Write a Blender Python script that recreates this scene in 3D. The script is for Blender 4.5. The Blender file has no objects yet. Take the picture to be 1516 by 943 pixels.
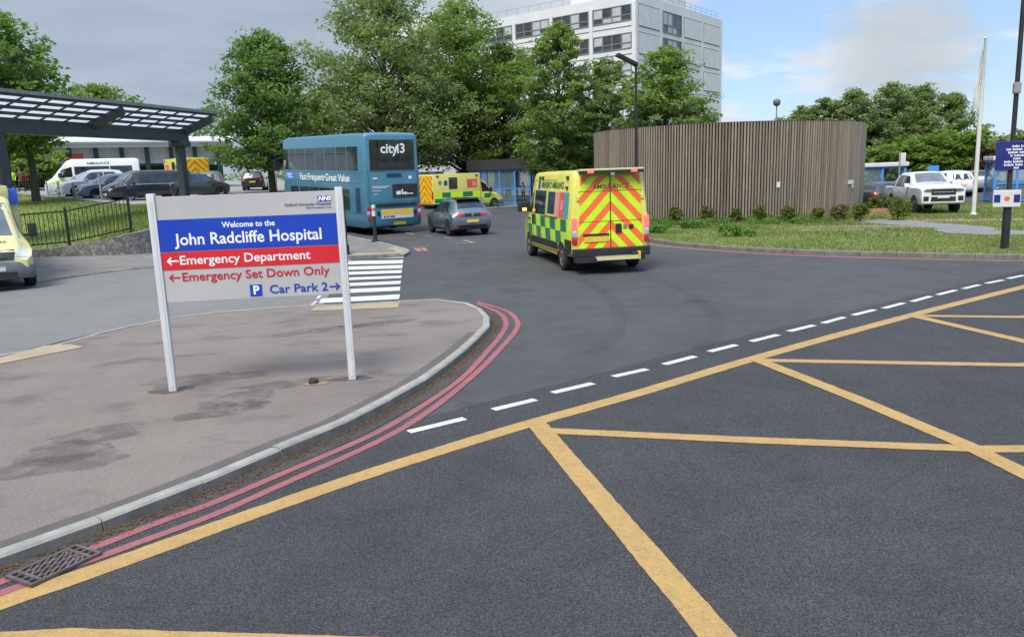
import bpy, bmesh, math, random
import numpy as np
from mathutils import Vector, Matrix, noise
from mathutils.geometry import tessellate_polygon
rnd = random.Random(7); nprng = np.random.default_rng(11)
R = math.radians; PI = math.pi
scene = bpy.context.scene; COL = scene.collection
# ------------------------------------------------------------------ survey camera (metres; eye 2.5 m above the road)
FPX, CXP, CYP, EYE = 1161.0, 758.0, 471.5, 2.5
PITCH, ROLL = R(10.4), R(2.08)
_r = Vector((1, 0, 0)); _u = Vector((0, math.sin(PITCH), math.cos(PITCH))); FW = Vector((0, math.cos(PITCH), -math.sin(PITCH)))
RT = _r*math.cos(ROLL) - _u*math.sin(ROLL); UP = _u*math.cos(ROLL) + _r*math.sin(ROLL)
CAMP = Vector((0, 0, EYE))
def at(px, py, z=0.0):
    d = FW + RT*((px-CXP)/FPX) - UP*((py-CYP)/FPX)
    return CAMP + d*((z-EYE)/d.z)
def atY(px, py, Y):
    d = FW + RT*((px-CXP)/FPX) - UP*((py-CYP)/FPX)
    return CAMP + d*(Y/d.y)
def xz(px, Y, z=0.0):          # ground position on the bearing of a column at distance Y
    x = 0.0
    for _ in range(6):
        q = Vector((x, Y, z))-CAMP
        c = CXP+FPX*q.dot(RT)/q.dot(FW)
        x += (px-c)*Y/FPX
    return Vector((x, Y, z))
cam = bpy.data.cameras.new("camera"); camo = bpy.data.objects.new("camera", cam); COL.objects.link(camo)
m = Matrix((RT, UP, -FW)).transposed().to_4x4(); m.translation = CAMP; camo.matrix_world = m
cam.sensor_width = 36; cam.lens = FPX/1516*36; cam.clip_start = .1; cam.clip_end = 6000
scene.camera = camo
# ------------------------------------------------------------------ terrain
def U(x, y): return -.95*x+.3*y
def H(x, y): return .045*min(max(U(x, y)-17.0, 0), 28)
def PZ(x, y): return 1.65+.042*max(0, -(x+20))+.007*(y-42)
# ------------------------------------------------------------------ materials
def newmat(name):
    mt = bpy.data.materials.new(name); mt.use_nodes = True
    nt = mt.node_tree; return mt, nt, nt.nodes["Principled BSDF"]
def N(nt, t, **kw):
    n = nt.nodes.new(t)
    for k, v in kw.items():
        if k in n.inputs: n.inputs[k].default_value = v
        else: setattr(n, k, v)
    return n
def c4(c): return (c[0], c[1], c[2], 1)
def ramp(nt, fac, stops):
    r = nt.nodes.new("ShaderNodeValToRGB"); e = r.color_ramp.elements
    while len(e) < len(stops): e.new(.5)
    for i, (p, c) in enumerate(stops):
        e[i].position = p; e[i].color = c4(c) if hasattr(c, '__len__') else (c, c, c, 1)
    nt.links.new(fac, r.inputs[0]); return r.outputs[0]
def mix(nt, fac, a, b, bt='MIX'):
    n = nt.nodes.new("ShaderNodeMix"); n.data_type = 'RGBA'; n.blend_type = bt
    for s, v in ((0, fac), (6, a), (7, b)):
        if hasattr(v, 'is_output'): nt.links.new(v, n.inputs[s])
        else: n.inputs[s].default_value = v if s == 0 else c4(v)
    return n.outputs[2]
def tex(nt, scale, kind="ShaderNodeTexNoise", detail=4, rough=.6, vec=None, sc3=None):
    n = nt.nodes.new(kind); n.inputs["Scale"].default_value = scale
    if "Detail" in n.inputs and kind == "ShaderNodeTexNoise":
        n.inputs["Detail"].default_value = detail; n.inputs["Roughness"].default_value = rough
    if vec is None:
        vec = nt.nodes.new("ShaderNodeTexCoord").outputs["Object"]
    if sc3:
        mp = nt.nodes.new("ShaderNodeMapping"); mp.inputs["Scale"].default_value = sc3; nt.links.new(vec, mp.inputs[0]); vec = mp.outputs[0]
    nt.links.new(vec, n.inputs["Vector"]); return n.outputs[0]
def bump(nt, b, h, strength=.3, dist=.01):
    n = nt.nodes.new("ShaderNodeBump"); n.inputs["Strength"].default_value = strength; n.inputs["Distance"].default_value = dist
    nt.links.new(h, n.inputs["Height"]); nt.links.new(n.outputs[0], b.inputs["Normal"])
def M(name, col, rough=.6, metal=0, var=.12, scale=3.0, coat=0, spec=.5, bmp=0, bscale=60, emit=0):
    mt, nt, b = newmat(name)
    b.inputs["Roughness"].default_value = rough; b.inputs["Metallic"].default_value = metal
    b.inputs["Specular IOR Level"].default_value = spec
    if coat: b.inputs["Coat Weight"].default_value = coat; b.inputs["Coat Roughness"].default_value = .08
    if var:
        f = tex(nt, scale, detail=6)
        lo = [c*(1-var) for c in col]; hi = [min(1, c*(1+var)) for c in col]
        nt.links.new(ramp(nt, f, [(.3, lo), (.7, hi)]), b.inputs["Base Color"])
        nt.links.new(ramp(nt, f, [(.3, max(0, rough-.06)), (.7, min(1, rough+.08))]), b.inputs["Roughness"])
    else: b.inputs["Base Color"].default_value = c4(col)
    if bmp: bump(nt, b, tex(nt, bscale, detail=5), bmp, .01)
    if emit:
        b.inputs["Emission Color"].default_value = c4(col); b.inputs["Emission Strength"].default_value = emit
    return mt
def asphalt(name, dark, light, patch=.35, tint=(1, 1, 1), rough=.85, speck=.5):
    mt, nt, b = newmat(name)
    vec = nt.nodes.new("ShaderNodeTexCoord").outputs["Object"]
    big = tex(nt, .22, detail=5, vec=vec); mid = tex(nt, 1.3, detail=8, rough=.7, vec=vec)
    fine = tex(nt, 70, detail=3, rough=.75, vec=vec); vor = tex(nt, 95, "ShaderNodeTexVoronoi", vec=vec)
    base = ramp(nt, big, [(.3, dark), (.7, light)])
    base = mix(nt, 1.0, base, ramp(nt, mid, [(.25, 1-patch), (.75, 1+patch*.6)]), 'MULTIPLY')
    base = mix(nt, 1.0, base, ramp(nt, fine, [(.3, 1-speck), (.52, 1.0), (.75, 1+speck*1.5)]), 'MULTIPLY')
    base = mix(nt, ramp(nt, tex(nt, 160, detail=1, vec=vec), [(.66, 0), (.74, .55)]), base, (.28, .28, .27))
    nt.links.new(base, b.inputs["Base Color"]); b.inputs["Roughness"].default_value = rough
    b.inputs["Specular IOR Level"].default_value = .35
    bump(nt, b, fine, .55, .006); return mt
def paint_line(name, col, wear=.5):
    mt, nt, b = newmat(name)
    vec = nt.nodes.new("ShaderNodeTexCoord").outputs["Object"]
    f = tex(nt, 26, detail=8, rough=.8, vec=vec); g = tex(nt, 2.2, detail=5, vec=vec)
    c = mix(nt, ramp(nt, g, [(.35, 0), (.75, .5)]), col, [x*.68 for x in col])
    g2 = tex(nt, 5.5, detail=9, rough=.75, vec=vec); c = mix(nt, ramp(nt, g2, [(.5, 0), (.72, .28+.2*wear)]), c, (.085, .083, .08))
    c = mix(nt, ramp(nt, f, [(.60-.12*wear, 0), (.78-.1*wear, .85)]), c, (.07, .07, .07))
    c = mix(nt, 1.0, c, ramp(nt, tex(nt, 80, detail=2, vec=vec), [(.3, .8), (.7, 1.12)]), 'MULTIPLY')
    nt.links.new(c, b.inputs["Base Color"]); b.inputs["Roughness"].default_value = .75
    bump(nt, b, tex(nt, 70, detail=3, vec=vec), .3, .004); return mt
def pavement_mat():
    mt, nt, b = newmat("pavement_asphalt")
    vec = nt.nodes.new("ShaderNodeTexCoord").outputs["Object"]
    c = ramp(nt, tex(nt, .5, detail=6, vec=vec), [(.3, (.148, .125, .109)), (.7, (.198, .168, .147))])
    c = mix(nt, 1., c, ramp(nt, tex(nt, 55, detail=4, rough=.7, vec=vec), [(.3, .68), (.7, 1.3)]), 'MULTIPLY')
    st = tex(nt, .95, detail=7, rough=.62, vec=vec, sc3=(1, 1.5, 1))
    c = mix(nt, ramp(nt, st, [(.53, 0), (.66, .62)]), c, (.085, .073, .066))
    nt.links.new(c, b.inputs["Base Color"]); b.inputs["Roughness"].default_value = .9
    bump(nt, b, tex(nt, 60, detail=4, vec=vec), .5, .006); return mt
def grass_mat(name, cols, sc=.35):
    mt, nt, b = newmat(name)
    vec = nt.nodes.new("ShaderNodeTexCoord").outputs["Object"]
    c = ramp(nt, tex(nt, sc, detail=7, rough=.65, vec=vec), [(.25, cols[0]), (.5, cols[1]), (.62, cols[2]), (.78, cols[3])])
    c = mix(nt, 1., c, ramp(nt, tex(nt, 14, detail=6, rough=.8, vec=vec), [(.25, .5), (.75, 1.5)]), 'MULTIPLY')
    nt.links.new(c, b.inputs["Base Color"]); b.inputs["Roughness"].default_value = .95
    b.inputs["Specular IOR Level"].default_value = .1
    bump(nt, b, tex(nt, 30, detail=5, vec=vec), .8, .05); return mt
def leaf_mat(name, a, bcol, dry=None):
    mt, nt, b = newmat(name)
    at_ = nt.nodes.new("ShaderNodeAttribute"); at_.attribute_name = "shade"
    st = [(0, a), (1, bcol)] if dry is None else [(0, a), (.86, bcol), (.97, dry)]
    c = ramp(nt, at_.outputs["Fac"], st)
    nt.links.new(c, b.inputs["Base Color"]); b.inputs["Roughness"].default_value = .5
    b.inputs["Specular IOR Level"].default_value = .3
    tr = nt.nodes.new("ShaderNodeBsdfTranslucent"); nt.links.new(mix(nt, 1., c, (1.1, 1.25, .6), 'MULTIPLY'), tr.inputs[0])
    ms = nt.nodes.new("ShaderNodeMixShader"); ms.inputs[0].default_value = .5
    nt.links.new(b.outputs[0], ms.inputs[1]); nt.links.new(tr.outputs[0], ms.inputs[2])
    nt.links.new(ms.outputs[0], nt.nodes["Material Output"].inputs[0]); return mt
def bark_mat():
    mt, nt, b = newmat("bark")
    f = tex(nt, 3, detail=8, sc3=(4, 4, .8))
    nt.links.new(ramp(nt, f, [(.3, (.035, .028, .02)), (.7, (.12, .1, .08))]), b.inputs["Base Color"])
    b.inputs["Roughness"].default_value = .95; bump(nt, b, f, .8, .03); return mt
def chevron_mat(name, a, bcol, k=1.0, period=.42, phase=0.0):
    mt, nt, b = newmat(name)
    sep = nt.nodes.new("ShaderNodeSeparateXYZ"); nt.links.new(nt.nodes.new("ShaderNodeTexCoord").outputs["Object"], sep.inputs[0])
    def mth(op, x, y=None):
        n = nt.nodes.new("ShaderNodeMath"); n.operation = op
        for i, v in enumerate((x, y)):
            if v is None: continue
            if hasattr(v, 'is_output'): nt.links.new(v, n.inputs[i])
            else: n.inputs[i].default_value = v
        return n.outputs[0]
    v = mth('ADD', sep.outputs[2], mth('MULTIPLY', mth('ABSOLUTE', sep.outputs[0]), k))
    v = mth('FRACT', mth('ADD', mth('DIVIDE', v, period), phase))
    v = mth('GREATER_THAN', v, .5)
    c = mix(nt, v, a, bcol)
    c = mix(nt, 1., c, ramp(nt, tex(nt, 2.5, detail=6), [(.3, .88), (.7, 1.05)]), 'MULTIPLY')
    nt.links.new(c, b.inputs["Base Color"]); b.inputs["Roughness"].default_value = .35
    b.inputs["Coat Weight"].default_value = .3; return mt
def stone_mat():
    mt, nt, b = newmat("rubble_stone")
    vec = nt.nodes.new("ShaderNodeTexCoord").outputs["Object"]
    vo = nt.nodes.new("ShaderNodeTexVoronoi"); vo.inputs["Scale"].default_value = 9.5; nt.links.new(vec, vo.inputs["Vector"])
    ve = nt.nodes.new("ShaderNodeTexVoronoi"); ve.feature = 'DISTANCE_TO_EDGE'; ve.inputs["Scale"].default_value = 9.5; nt.links.new(vec, ve.inputs["Vector"])
    sep = nt.nodes.new("ShaderNodeSeparateColor"); nt.links.new(vo.outputs["Color"], sep.inputs[0])
    c = ramp(nt, sep.outputs[0], [(0, (.13, .12, .115)), (.5, (.2, .19, .18)), (1, (.3, .28, .25))])
    c = mix(nt, 1., c, ramp(nt, tex(nt, 14, detail=6, vec=vec), [(.3, .7), (.7, 1.2)]), 'MULTIPLY')
    e = ramp(nt, ve.outputs["Distance"], [(.0, .35), (.05, 1)])
    c = mix(nt, e, (.08, .075, .07), c)
    nt.links.new(c, b.inputs["Base Color"]); b.inputs["Roughness"].default_value = .95
    bump(nt, b, e, .8, .03); return mt
def wood_mat(name, a, bcol):
    mt, nt, b = newmat(name)
    at_ = nt.nodes.new("ShaderNodeAttribute"); at_.attribute_name = "shade"
    c = ramp(nt, at_.outputs["Fac"], [(0, a), (1, bcol)])
    f = tex(nt, 3.5, detail=8, rough=.7, sc3=(3, 3, .22))
    c = mix(nt, 1., c, ramp(nt, f, [(.3, .62), (.7, 1.25)]), 'MULTIPLY')
    c = mix(nt, ramp(nt, tex(nt, .55, detail=5), [(.42, 0), (.7, .5)]), c, (.17, .165, .16))
    nt.links.new(c, b.inputs["Base Color"]); b.inputs["Roughness"].default_value = .9; bump(nt, b, f, .4, .01); return mt
def translucent_mat():
    mt, nt, b = newmat("roof_glazing")
    b.inputs["Base Color"].default_value = (.75, .78, .8, 1); b.inputs["Roughness"].default_value = .3
    tr = nt.nodes.new("ShaderNodeBsdfTranslucent"); tr.inputs[0].default_value = (.74, .77, .8, 1)
    ms = nt.nodes.new("ShaderNodeMixShader"); ms.inputs[0].default_value = .8
    nt.links.new(b.outputs[0], ms.inputs[1]); nt.links.new(tr.outputs[0], ms.inputs[2])
    nt.links.new(ms.outputs[0], nt.nodes["Material Output"].inputs[0]); return mt
def clear_glass():
    mt, nt, b = newmat("shelter_glass")
    b.inputs["Base Color"].default_value = (.22, .3, .34, 1); b.inputs["Roughness"].default_value = .03
    b.inputs["Transmission Weight"].default_value = 0; b.inputs["Alpha"].default_value = .28; return mt
X = {}
X['road'] = asphalt("road_asphalt", (0.05421, 0.05529, 0.0575), (0.07373, 0.07481, 0.07667), .3)
X['box'] = asphalt("junction_asphalt", (0.03708, 0.038, 0.03899), (0.04944, 0.05003, 0.0509), .3, speck=.85)
X['oldroad'] = asphalt("worn_asphalt", (0.1529, 0.1482, 0.1439), (0.1835, 0.1778, 0.1685), .12, speck=.25)
X['pave'] = pavement_mat()
X['pave2'] = M("far_paving", (.165, .152, .14), .9, var=.22, scale=1.5, bmp=.3)
X['pave3'] = M("car_park_paving", (.25, .24, .23), .9, var=.2, scale=1.5, bmp=.3)
X['gutter'] = asphalt("gutter_asphalt", (0.049, 0.0448, 0.042), (0.077, 0.0665, 0.0595), .5)
X['kerb'] = M("kerb_concrete", (0.2755, 0.2656, 0.2337), .85, var=.22, scale=5, bmp=.35, bscale=40)
X['kerb_dirt_shade'] = M("kerb_concrete_dirt_shade", (0.14, 0.133, 0.119), .9, var=.35, scale=4, bmp=.35, bscale=40)
X['border'] = M("pavement_border", (0.09504, 0.08694, 0.0828), .92, var=.2, scale=6, bmp=.4)
X['yellow'] = paint_line("yellow_line", (0.4267, 0.2691, 0.08991), .5)
X['white_l'] = paint_line("white_line", (0.576, 0.576, 0.56), .35)
X['red'] = paint_line("red_line", (0.3032, 0.09507, 0.104), .5)
X['red2'] = paint_line("red_line_faded", (0.357, 0.1594, 0.1339), .5)
X['tan'] = paint_line("tactile_buff", (0.3744, 0.2952, 0.1872), .3)
X['grass'] = grass_mat("lawn", [(.12, .155, .04), (.17, .205, .06), (.21, .225, .085), (.29, .25, .13)])
X['bank'] = grass_mat("bank_grass", [(0.1235, 0.174, 0.039), (0.182, 0.228, 0.0585), (0.234, 0.252, 0.0845), (0.286, 0.204, 0.117)])
X['blade'] = leaf_mat("grass_blade", (.1, .145, .035), (.2, .24, .075), (.34, .28, .14))
X['weed'] = leaf_mat("weed_leaf", (0.08855, 0.1815, 0.0363), (0.2024, 0.3267, 0.0847))
X['leafA'] = leaf_mat("leaf_mid", (0.1112, 0.1816, 0.05019), (0.3058, 0.3892, 0.1158))
X['leafB'] = leaf_mat("leaf_dark", (0.08507, 0.1565, 0.04916), (0.2269, 0.3304, 0.104))
X['leafC'] = leaf_mat("leaf_olive", (0.1288, 0.181, 0.07069), (0.3091, 0.362, 0.1582))
X['leafD'] = leaf_mat("leaf_bright", (0.1075, 0.1811, 0.03036), (0.253, 0.3381, 0.0828))
X['leafE'] = leaf_mat("leaf_copper", (.08, .035, .032), (.16, .07, .06))
X['leafF'] = leaf_mat("leaf_shrub", (0.069, 0.1188, 0.0288), (0.2346, 0.264, 0.066))
X['leafG'] = leaf_mat("leaf_shrub_pale", (.1, .09, .03), (.33, .26, .12))
X['litter'] = leaf_mat("litter_leaf", (.12, .06, .025), (.3, .17, .06))
X['bark'] = bark_mat()
X['stone'] = stone_mat()
X['slat'] = wood_mat("weathered_slat", (0.1881, 0.1465, 0.106), (0.3335, 0.2721, 0.2081))
X['slat_d'] = M("drum_lining", (.035, .03, .028), .9)
X['white'] = M("white_paint", (0.595, 0.595, 0.578), .45, var=.08)
X['signgrey'] = M("sign_grey", (0.4356, 0.4316, 0.4236), .5, var=.05, scale=1.2)
X['signpost'] = M("sign_post_white", (0.578, 0.5865, 0.595), .4, var=.08)
X['blue'] = M("sign_blue", (.008, .05, .42), .4, var=.06)
X['signred'] = M("sign_red", (.62, .02, .03), .4, var=.06)
X['tred'] = M("lettering_red", (.5, .015, .035), .4, var=0)
X['tblue'] = M("lettering_blue", (.01, .05, .38), .4, var=0)
X['twhite'] = M("lettering_white", (.82, .82, .82), .4, var=0)
X['tblack'] = M("lettering_dark", (.06, .06, .07), .5, var=0)
X['tgreen'] = M("lettering_green", (.02, .16, .05), .5, var=0)
X['black'] = M("black_plastic", (.02, .02, .022), .5)
X['blackm'] = M("black_metal", (.018, .018, .02), .4, var=.2)
X['gunmetal'] = M("canopy_steel", (0.05625, 0.06, 0.06875), .45, var=.2)
X['glass'] = M("dark_glass", (.018, .022, .026), .05, var=.7, scale=2.2, spec=.8)
X['glass2'] = M("tinted_glass", (.03, .04, .04), .05, var=.4, scale=2, spec=.8)
X['cglass'] = clear_glass()
X['rglaze'] = translucent_mat()
X['tyre'] = M("tyre_rubber", (.018, .018, .018), .85, var=.2, scale=12)
X['rim'] = M("alloy_rim", (.35, .36, .37), .35, .8, var=.15, scale=10)
X['rimd'] = M("dark_rim", (.1, .1, .11), .4, .6)
X['under'] = M("underbody", (.012, .012, .012), .9)
X['yel'] = M("ambulance_yellow", (0.6798, 0.6272, 0.11), .35, var=.06, coat=.4, scale=1.5)
X['yelp'] = M("ambulance_cream_yellow", (0.612, 0.561, 0.255), .35, var=.06, coat=.4)
X['lime'] = M("livery_lime", (.6, .88, .03), .35, var=.06, coat=.3)
X['green'] = M("livery_green", (.008, .19, .09), .35, var=.08, coat=.3)
X['orange'] = M("livery_orange", (.85, .14, .05), .35, var=.05, coat=.3)
X['chev'] = chevron_mat("rear_chevrons", (.6, .92, .02), (.95, .17, .05), 1.05, .46, .12)
X['chev2'] = chevron_mat("rear_chevrons_yellow", (.75, .62, .02), (.8, .2, .03), 1.0, .5)
X['bus'] = M("bus_blue", (0.04785, 0.1705, 0.2552), .35, var=.08, coat=.5, scale=1)
X['busl'] = M("bus_blue_light", (0.049, 0.18, 0.275), .3, var=.08, coat=.5, scale=1)
X['busdark'] = M("bus_blue_dark", (.012, .05, .1), .4)
X['steelblue'] = M("car_steel_blue", (0.1152, 0.1498, 0.1786), .3, .25, var=.05, coat=.8, scale=1)
X['cwhite'] = M("car_white", (0.684, 0.6935, 0.7125), .3, var=.03, coat=.7)
X['csilver'] = M("car_silver", (.38, .4, .43), .3, .5, var=.05, coat=.7)
X['cblack'] = M("car_black", (0.0192, 0.0208, 0.0256), .25, var=.1, coat=.8)
X['cgrey'] = M("car_dark_grey", (.05, .055, .062), .3, .2, var=.1, coat=.7)
X['cblue'] = M("car_blue_grey", (.15, .19, .26), .3, .3, var=.05, coat=.7)
X['cgreen'] = M("car_green_grey", (.14, .2, .19), .3, .3, var=.05, coat=.7)
X['bumper'] = M("grey_bumper", (.11, .12, .13), .55, var=.15)
X['plate'] = M("number_plate_yellow", (.72, .5, .05), .5, var=.1, scale=8)
X['platew'] = M("number_plate_white", (.6, .6, .58), .5, var=.1, scale=8)
X['redlens'] = M("tail_lens", (.5, .015, .02), .15, var=.1, coat=.6)
X['redlit'] = M("tail_lens_lit", (1.0, .06, .07), .2, var=0, emit=1.6)
X['amberlit'] = M("indicator_lit", (1.0, .42, .08), .2, var=0, emit=1.3)
X['lens'] = M("clear_lens", (.55, .57, .6), .1, .3, var=.2, scale=20, coat=.6)
X['bluelens'] = M("beacon_blue", (.015, .1, .6), .15, var=.1, coat=.6)
X['chrome'] = M("chrome", (.6, .6, .62), .15, .9, var=.1)
X['wallw'] = M("hospital_wall", (0.6244, 0.6244, 0.6338), .85, var=.07, scale=.35)
X['wallp'] = M("hospital_panel", (0.5851, 0.5851, 0.5944), .85, var=.1, scale=.8)
X['joint'] = M("panel_joint", (.16, .16, .17), .9)
X['winglass'] = M("window_glass", (.04, .05, .055), .08, var=.5, scale=.7, spec=.8)
X['blind'] = M("window_blind", (.42, .44, .45), .7, var=.15, scale=1)
X['wframe'] = M("window_frame", (.18, .19, .2), .5)
X['fascia'] = M("dark_fascia", (.03, .028, .03), .7)
X['edroof'] = M("canopy_white", (.6, .62, .62), .5, var=.08)
X['edgreen'] = M("column_green", (.01, .05, .045), .45)
X['edwall'] = M("render_white", (.55, .56, .57), .8, var=.1)
X['edglass'] = M("entrance_glass", (.03, .05, .05), .1, var=.5, scale=1)
X['shblue'] = M("shelter_blue", (0.05, 0.2625, 0.682), .4, var=.1)
X['concrete'] = M("concrete_post", (0.24, 0.24, 0.232), .85, var=.2)
X['wood'] = M("timber_edging", (.3, .18, .09), .85, var=.25, scale=6)
X['skin'] = M("skin", (.45, .27, .2), .6, var=.05)
X['cl_dark'] = M("cloth_dark", (.03, .03, .04), .9)
X['cl_plum'] = M("cloth_plum", (.09, .05, .06), .9)
X['cl_hi'] = M("cloth_hivis", (.42, .75, .03), .7)
X['cl_tan'] = M("cloth_tan", (.3, .22, .14), .9)
X['cl_red'] = M("cloth_red", (.35, .04, .05), .9)
X['dirt'] = M("bare_earth", (.3, .215, .14), .95, var=.3, scale=4, bmp=.4)
X['path'] = M("worn_path", (.19, .185, .185), .95, var=.2, scale=3, bmp=.3)
X['iron'] = M("cast_iron", (0.15, 0.125, 0.1175), .55, .5, var=.35, scale=14, bmp=.3)
X['hole'] = M("drain_void", (.006, .006, .006), 1, var=0)
X['poster_r'] = M("poster_red", (.7, .11, .07), .4, var=.1, scale=5)
X['poster_p'] = M("poster_pink", (.72, .3, .3), .4, var=.1, scale=5)
X['poster_t'] = M("poster_teal", (.03, .35, .42), .4, var=.1, scale=5)
X['navy'] = M("sign_navy", (0.0144, 0.0216, 0.16), .4, var=.08)
X['stain'] = M("damp_patch", (.15, .13, .12), .85, var=.35, scale=7)

def fade_mat(name, col, a0, a1, sc=1.6, mx=.6):
    mt, nt, b = newmat(name); b.inputs["Base Color"].default_value = c4(col); b.inputs["Roughness"].default_value = .75
    nt.links.new(ramp(nt, tex(nt, sc, detail=7, rough=.65), [(a0, 0), (a1, mx)]), b.inputs["Alpha"]); return mt
X['track'] = fade_mat("tyre_track", (.035, .035, .037), .32, .8, 1.2, .22)
X['stain'] = fade_mat("damp_patch", (.1, .085, .078), .36, .56, 3.2, .34)
X['stain2'] = fade_mat("damp_patch_solid", (.085, .073, .068), .2, .45, 6, .55)
X['wscreen'] = M("windscreen_glass", (.13, .14, .145), .05, var=.35, scale=1.5, spec=.9)  # pale base: sky reflection put into the glass colour
X['lensd'] = M("headlamp_dark", (.16, .165, .18), .1, .3, var=.3, scale=20, coat=.6)
X['yelb'] = M("box_body_yellow", (.74, .68, .17), .35, var=.06, coat=.4)
# ------------------------------------------------------------------ mesh builder
class MB:
    def __init__(s): s.V = []; s.F = []; s.MI = []; s.T = Matrix.Identity(4); s.m = 0
    def add(s, verts, faces, m=None):
        o = len(s.V); s.V += [tuple(s.T @ Vector(v)) for v in verts]
        s.F += [tuple(i+o for i in f) for f in faces]; s.MI += [s.m if m is None else m]*len(faces)
        return s
    def box(s, c, d, rz=0, m=None, ch=0):
        x, y, z = d[0]/2, d[1]/2, d[2]/2
        mt = Matrix.Translation(c) @ Matrix.Rotation(rz, 4, 'Z')
        if ch:
            bm = bmesh.new(); bmesh.ops.create_cube(bm, size=1, matrix=Matrix.Diagonal((d[0], d[1], d[2], 1)))
            bmesh.ops.bevel(bm, geom=bm.edges[:], offset=min(ch, min(d)*.45), segments=2, affect='EDGES', profile=.7)
            bm.verts.index_update(); v = [mt @ w.co for w in bm.verts]; f = [[w.index for w in q.verts] for q in bm.faces]; bm.free()
            return s.add(v, f, m)
        v = [mt @ Vector(p) for p in ((-x,-y,-z),(x,-y,-z),(x,y,-z),(-x,y,-z),(-x,-y,z),(x,-y,z),(x,y,z),(-x,y,z))]
        return s.add(v, [(0,3,2,1),(4,5,6,7),(0,1,5,4),(1,2,6,5),(2,3,7,6),(3,0,4,7)], m)
    def tube(s, pts, r, n=10, m=None, cap=True):
        pts = [Vector(p) for p in pts]; rr = r if hasattr(r, '__len__') else [r]*len(pts)
        V = []; F = []; a = None
        for i, p in enumerate(pts):
            t = (pts[min(i+1, len(pts)-1)]-pts[max(i-1, 0)]).normalized()
            if a is None: a = t.orthogonal().normalized()
            a = (a-t*a.dot(t)).normalized(); b = t.cross(a)
            V += [p+(a*math.cos(2*PI*k/n)+b*math.sin(2*PI*k/n))*rr[i] for k in range(n)]
        for i in range(len(pts)-1):
            for k in range(n): F.append((i*n+k, i*n+(k+1) % n, (i+1)*n+(k+1) % n, (i+1)*n+k))
        if cap: F += [tuple(range(n))[::-1], tuple(range((len(pts)-1)*n, len(pts)*n))]
        return s.add(V, F, m)
    def bar(s, a, b, w, h, m=None):       # rectangular bar from a to b
        a = Vector(a); b = Vector(b); t = (b-a).normalized(); up = Vector((0, 0, 1))
        if abs(t.z) > .95: up = Vector((0, 1, 0))
        sd = t.cross(up).normalized(); up = sd.cross(t)
        V = [p+sd*(i*w/2)+up*(j*h/2) for p in (a, b) for i, j in ((-1,-1),(1,-1),(1,1),(-1,1))]
        return s.add(V, [(0,1,2,3)[::-1],(4,5,6,7),(0,1,5,4),(1,2,6,5),(2,3,7,6),(3,0,4,7)], m)
    def lathe(s, prof, n=24, m=None, axis='Z'):
        V = []; F = []
        for r, h in prof:
            for k in range(n):
                c, q = math.cos(2*PI*k/n)*r, math.sin(2*PI*k/n)*r
                V.append((c, q, h) if axis == 'Z' else (h, c, q))
        for i in range(len(prof)-1):
            for k in range(n): F.append((i*n+k, i*n+(k+1) % n, (i+1)*n+(k+1) % n, (i+1)*n+k))
        if prof[0][0] > 1e-4: F.append(tuple(range(n))[::-1])
        if prof[-1][0] > 1e-4: F.append(tuple(range((len(prof)-1)*n, len(prof)*n)))
        return s.add(V, F, m)
    def prism(s, poly, z0, z1, m=None, ms=None):
        n = len(poly); V = [(p[0], p[1], z0) for p in poly]+[(p[0], p[1], z1) for p in poly]
        tri = tessellate_polygon([[Vector((p[0], p[1], 0)) for p in poly]])
        s.add(V, [tuple(i+n for i in t) for t in tri], m)
        return s.add(V, [(i, (i+1) % n, (i+1) % n+n, i+n) for i in range(n)], ms if ms is not None else m)
    def sheet(s, poly, z, m=None):
        tri = tessellate_polygon([[Vector((p[0], p[1], 0)) for p in poly]])
        return s.add([(p[0], p[1], (z(p[0], p[1]) if callable(z) else z)) for p in poly], [tuple(t) for t in tri], m)
    def strip(s, A, B, m=None):
        n = len(A); return s.add(list(A)+list(B), [(i, i+1, n+i+1, n+i) for i in range(n-1)], m)
    def grid(s, P, m=None):               # P[i][j] points
        nj = len(P[0]); V = [p for row in P for p in row]
        return s.add(V, [(i*nj+j, i*nj+j+1, (i+1)*nj+j+1, (i+1)*nj+j) for i in range(len(P)-1) for j in range(nj-1)], m)
    def text(s, body, size, mat, m=None, align='CENTER', off=.0, ext=.002, sx=1.0, shear=0):
        cu = bpy.data.curves.new("t", 'FONT'); cu.body = body; cu.size = size; cu.align_x = align; cu.align_y = 'BOTTOM_BASELINE' if False else 'CENTER'
        cu.offset = off; cu.extrude = ext; cu.resolution_u = 3; cu.shear = shear; cu.fill_mode = 'FRONT'
        o = bpy.data.objects.new("t", cu); COL.objects.link(o)
        dg = bpy.context.evaluated_depsgraph_get(); me = bpy.data.meshes.new_from_object(o.evaluated_get(dg))
        v = [mat @ Vector((w.co.x*sx, w.co.y, w.co.z)) for w in me.vertices]; f = [tuple(p.vertices) for p in me.polygons]
        s.add(v, f, m)
        bpy.data.objects.remove(o); bpy.data.curves.remove(cu); bpy.data.meshes.remove(me); return s
    def build(s, name, mats, parent=None, smooth=None, recalc=True):
        me = bpy.data.meshes.new(name); me.from_pydata(s.V, [], s.F)
        for mt in (mats if isinstance(mats, (list, tuple)) else [mats]): me.materials.append(X[mt] if isinstance(mt, str) else mt)
        if any(s.MI): me.polygons.foreach_set('material_index', s.MI)
        if recalc:
            bm = bmesh.new(); bm.from_mesh(me); bmesh.ops.recalc_face_normals(bm, faces=bm.faces); bm.to_mesh(me); bm.free()
        if smooth: me.shade_smooth(); me.set_sharp_from_angle(angle=R(smooth))
        me.update()
        o = bpy.data.objects.new(name, me); COL.objects.link(o)
        if parent: o.parent = parent
        return o
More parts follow.
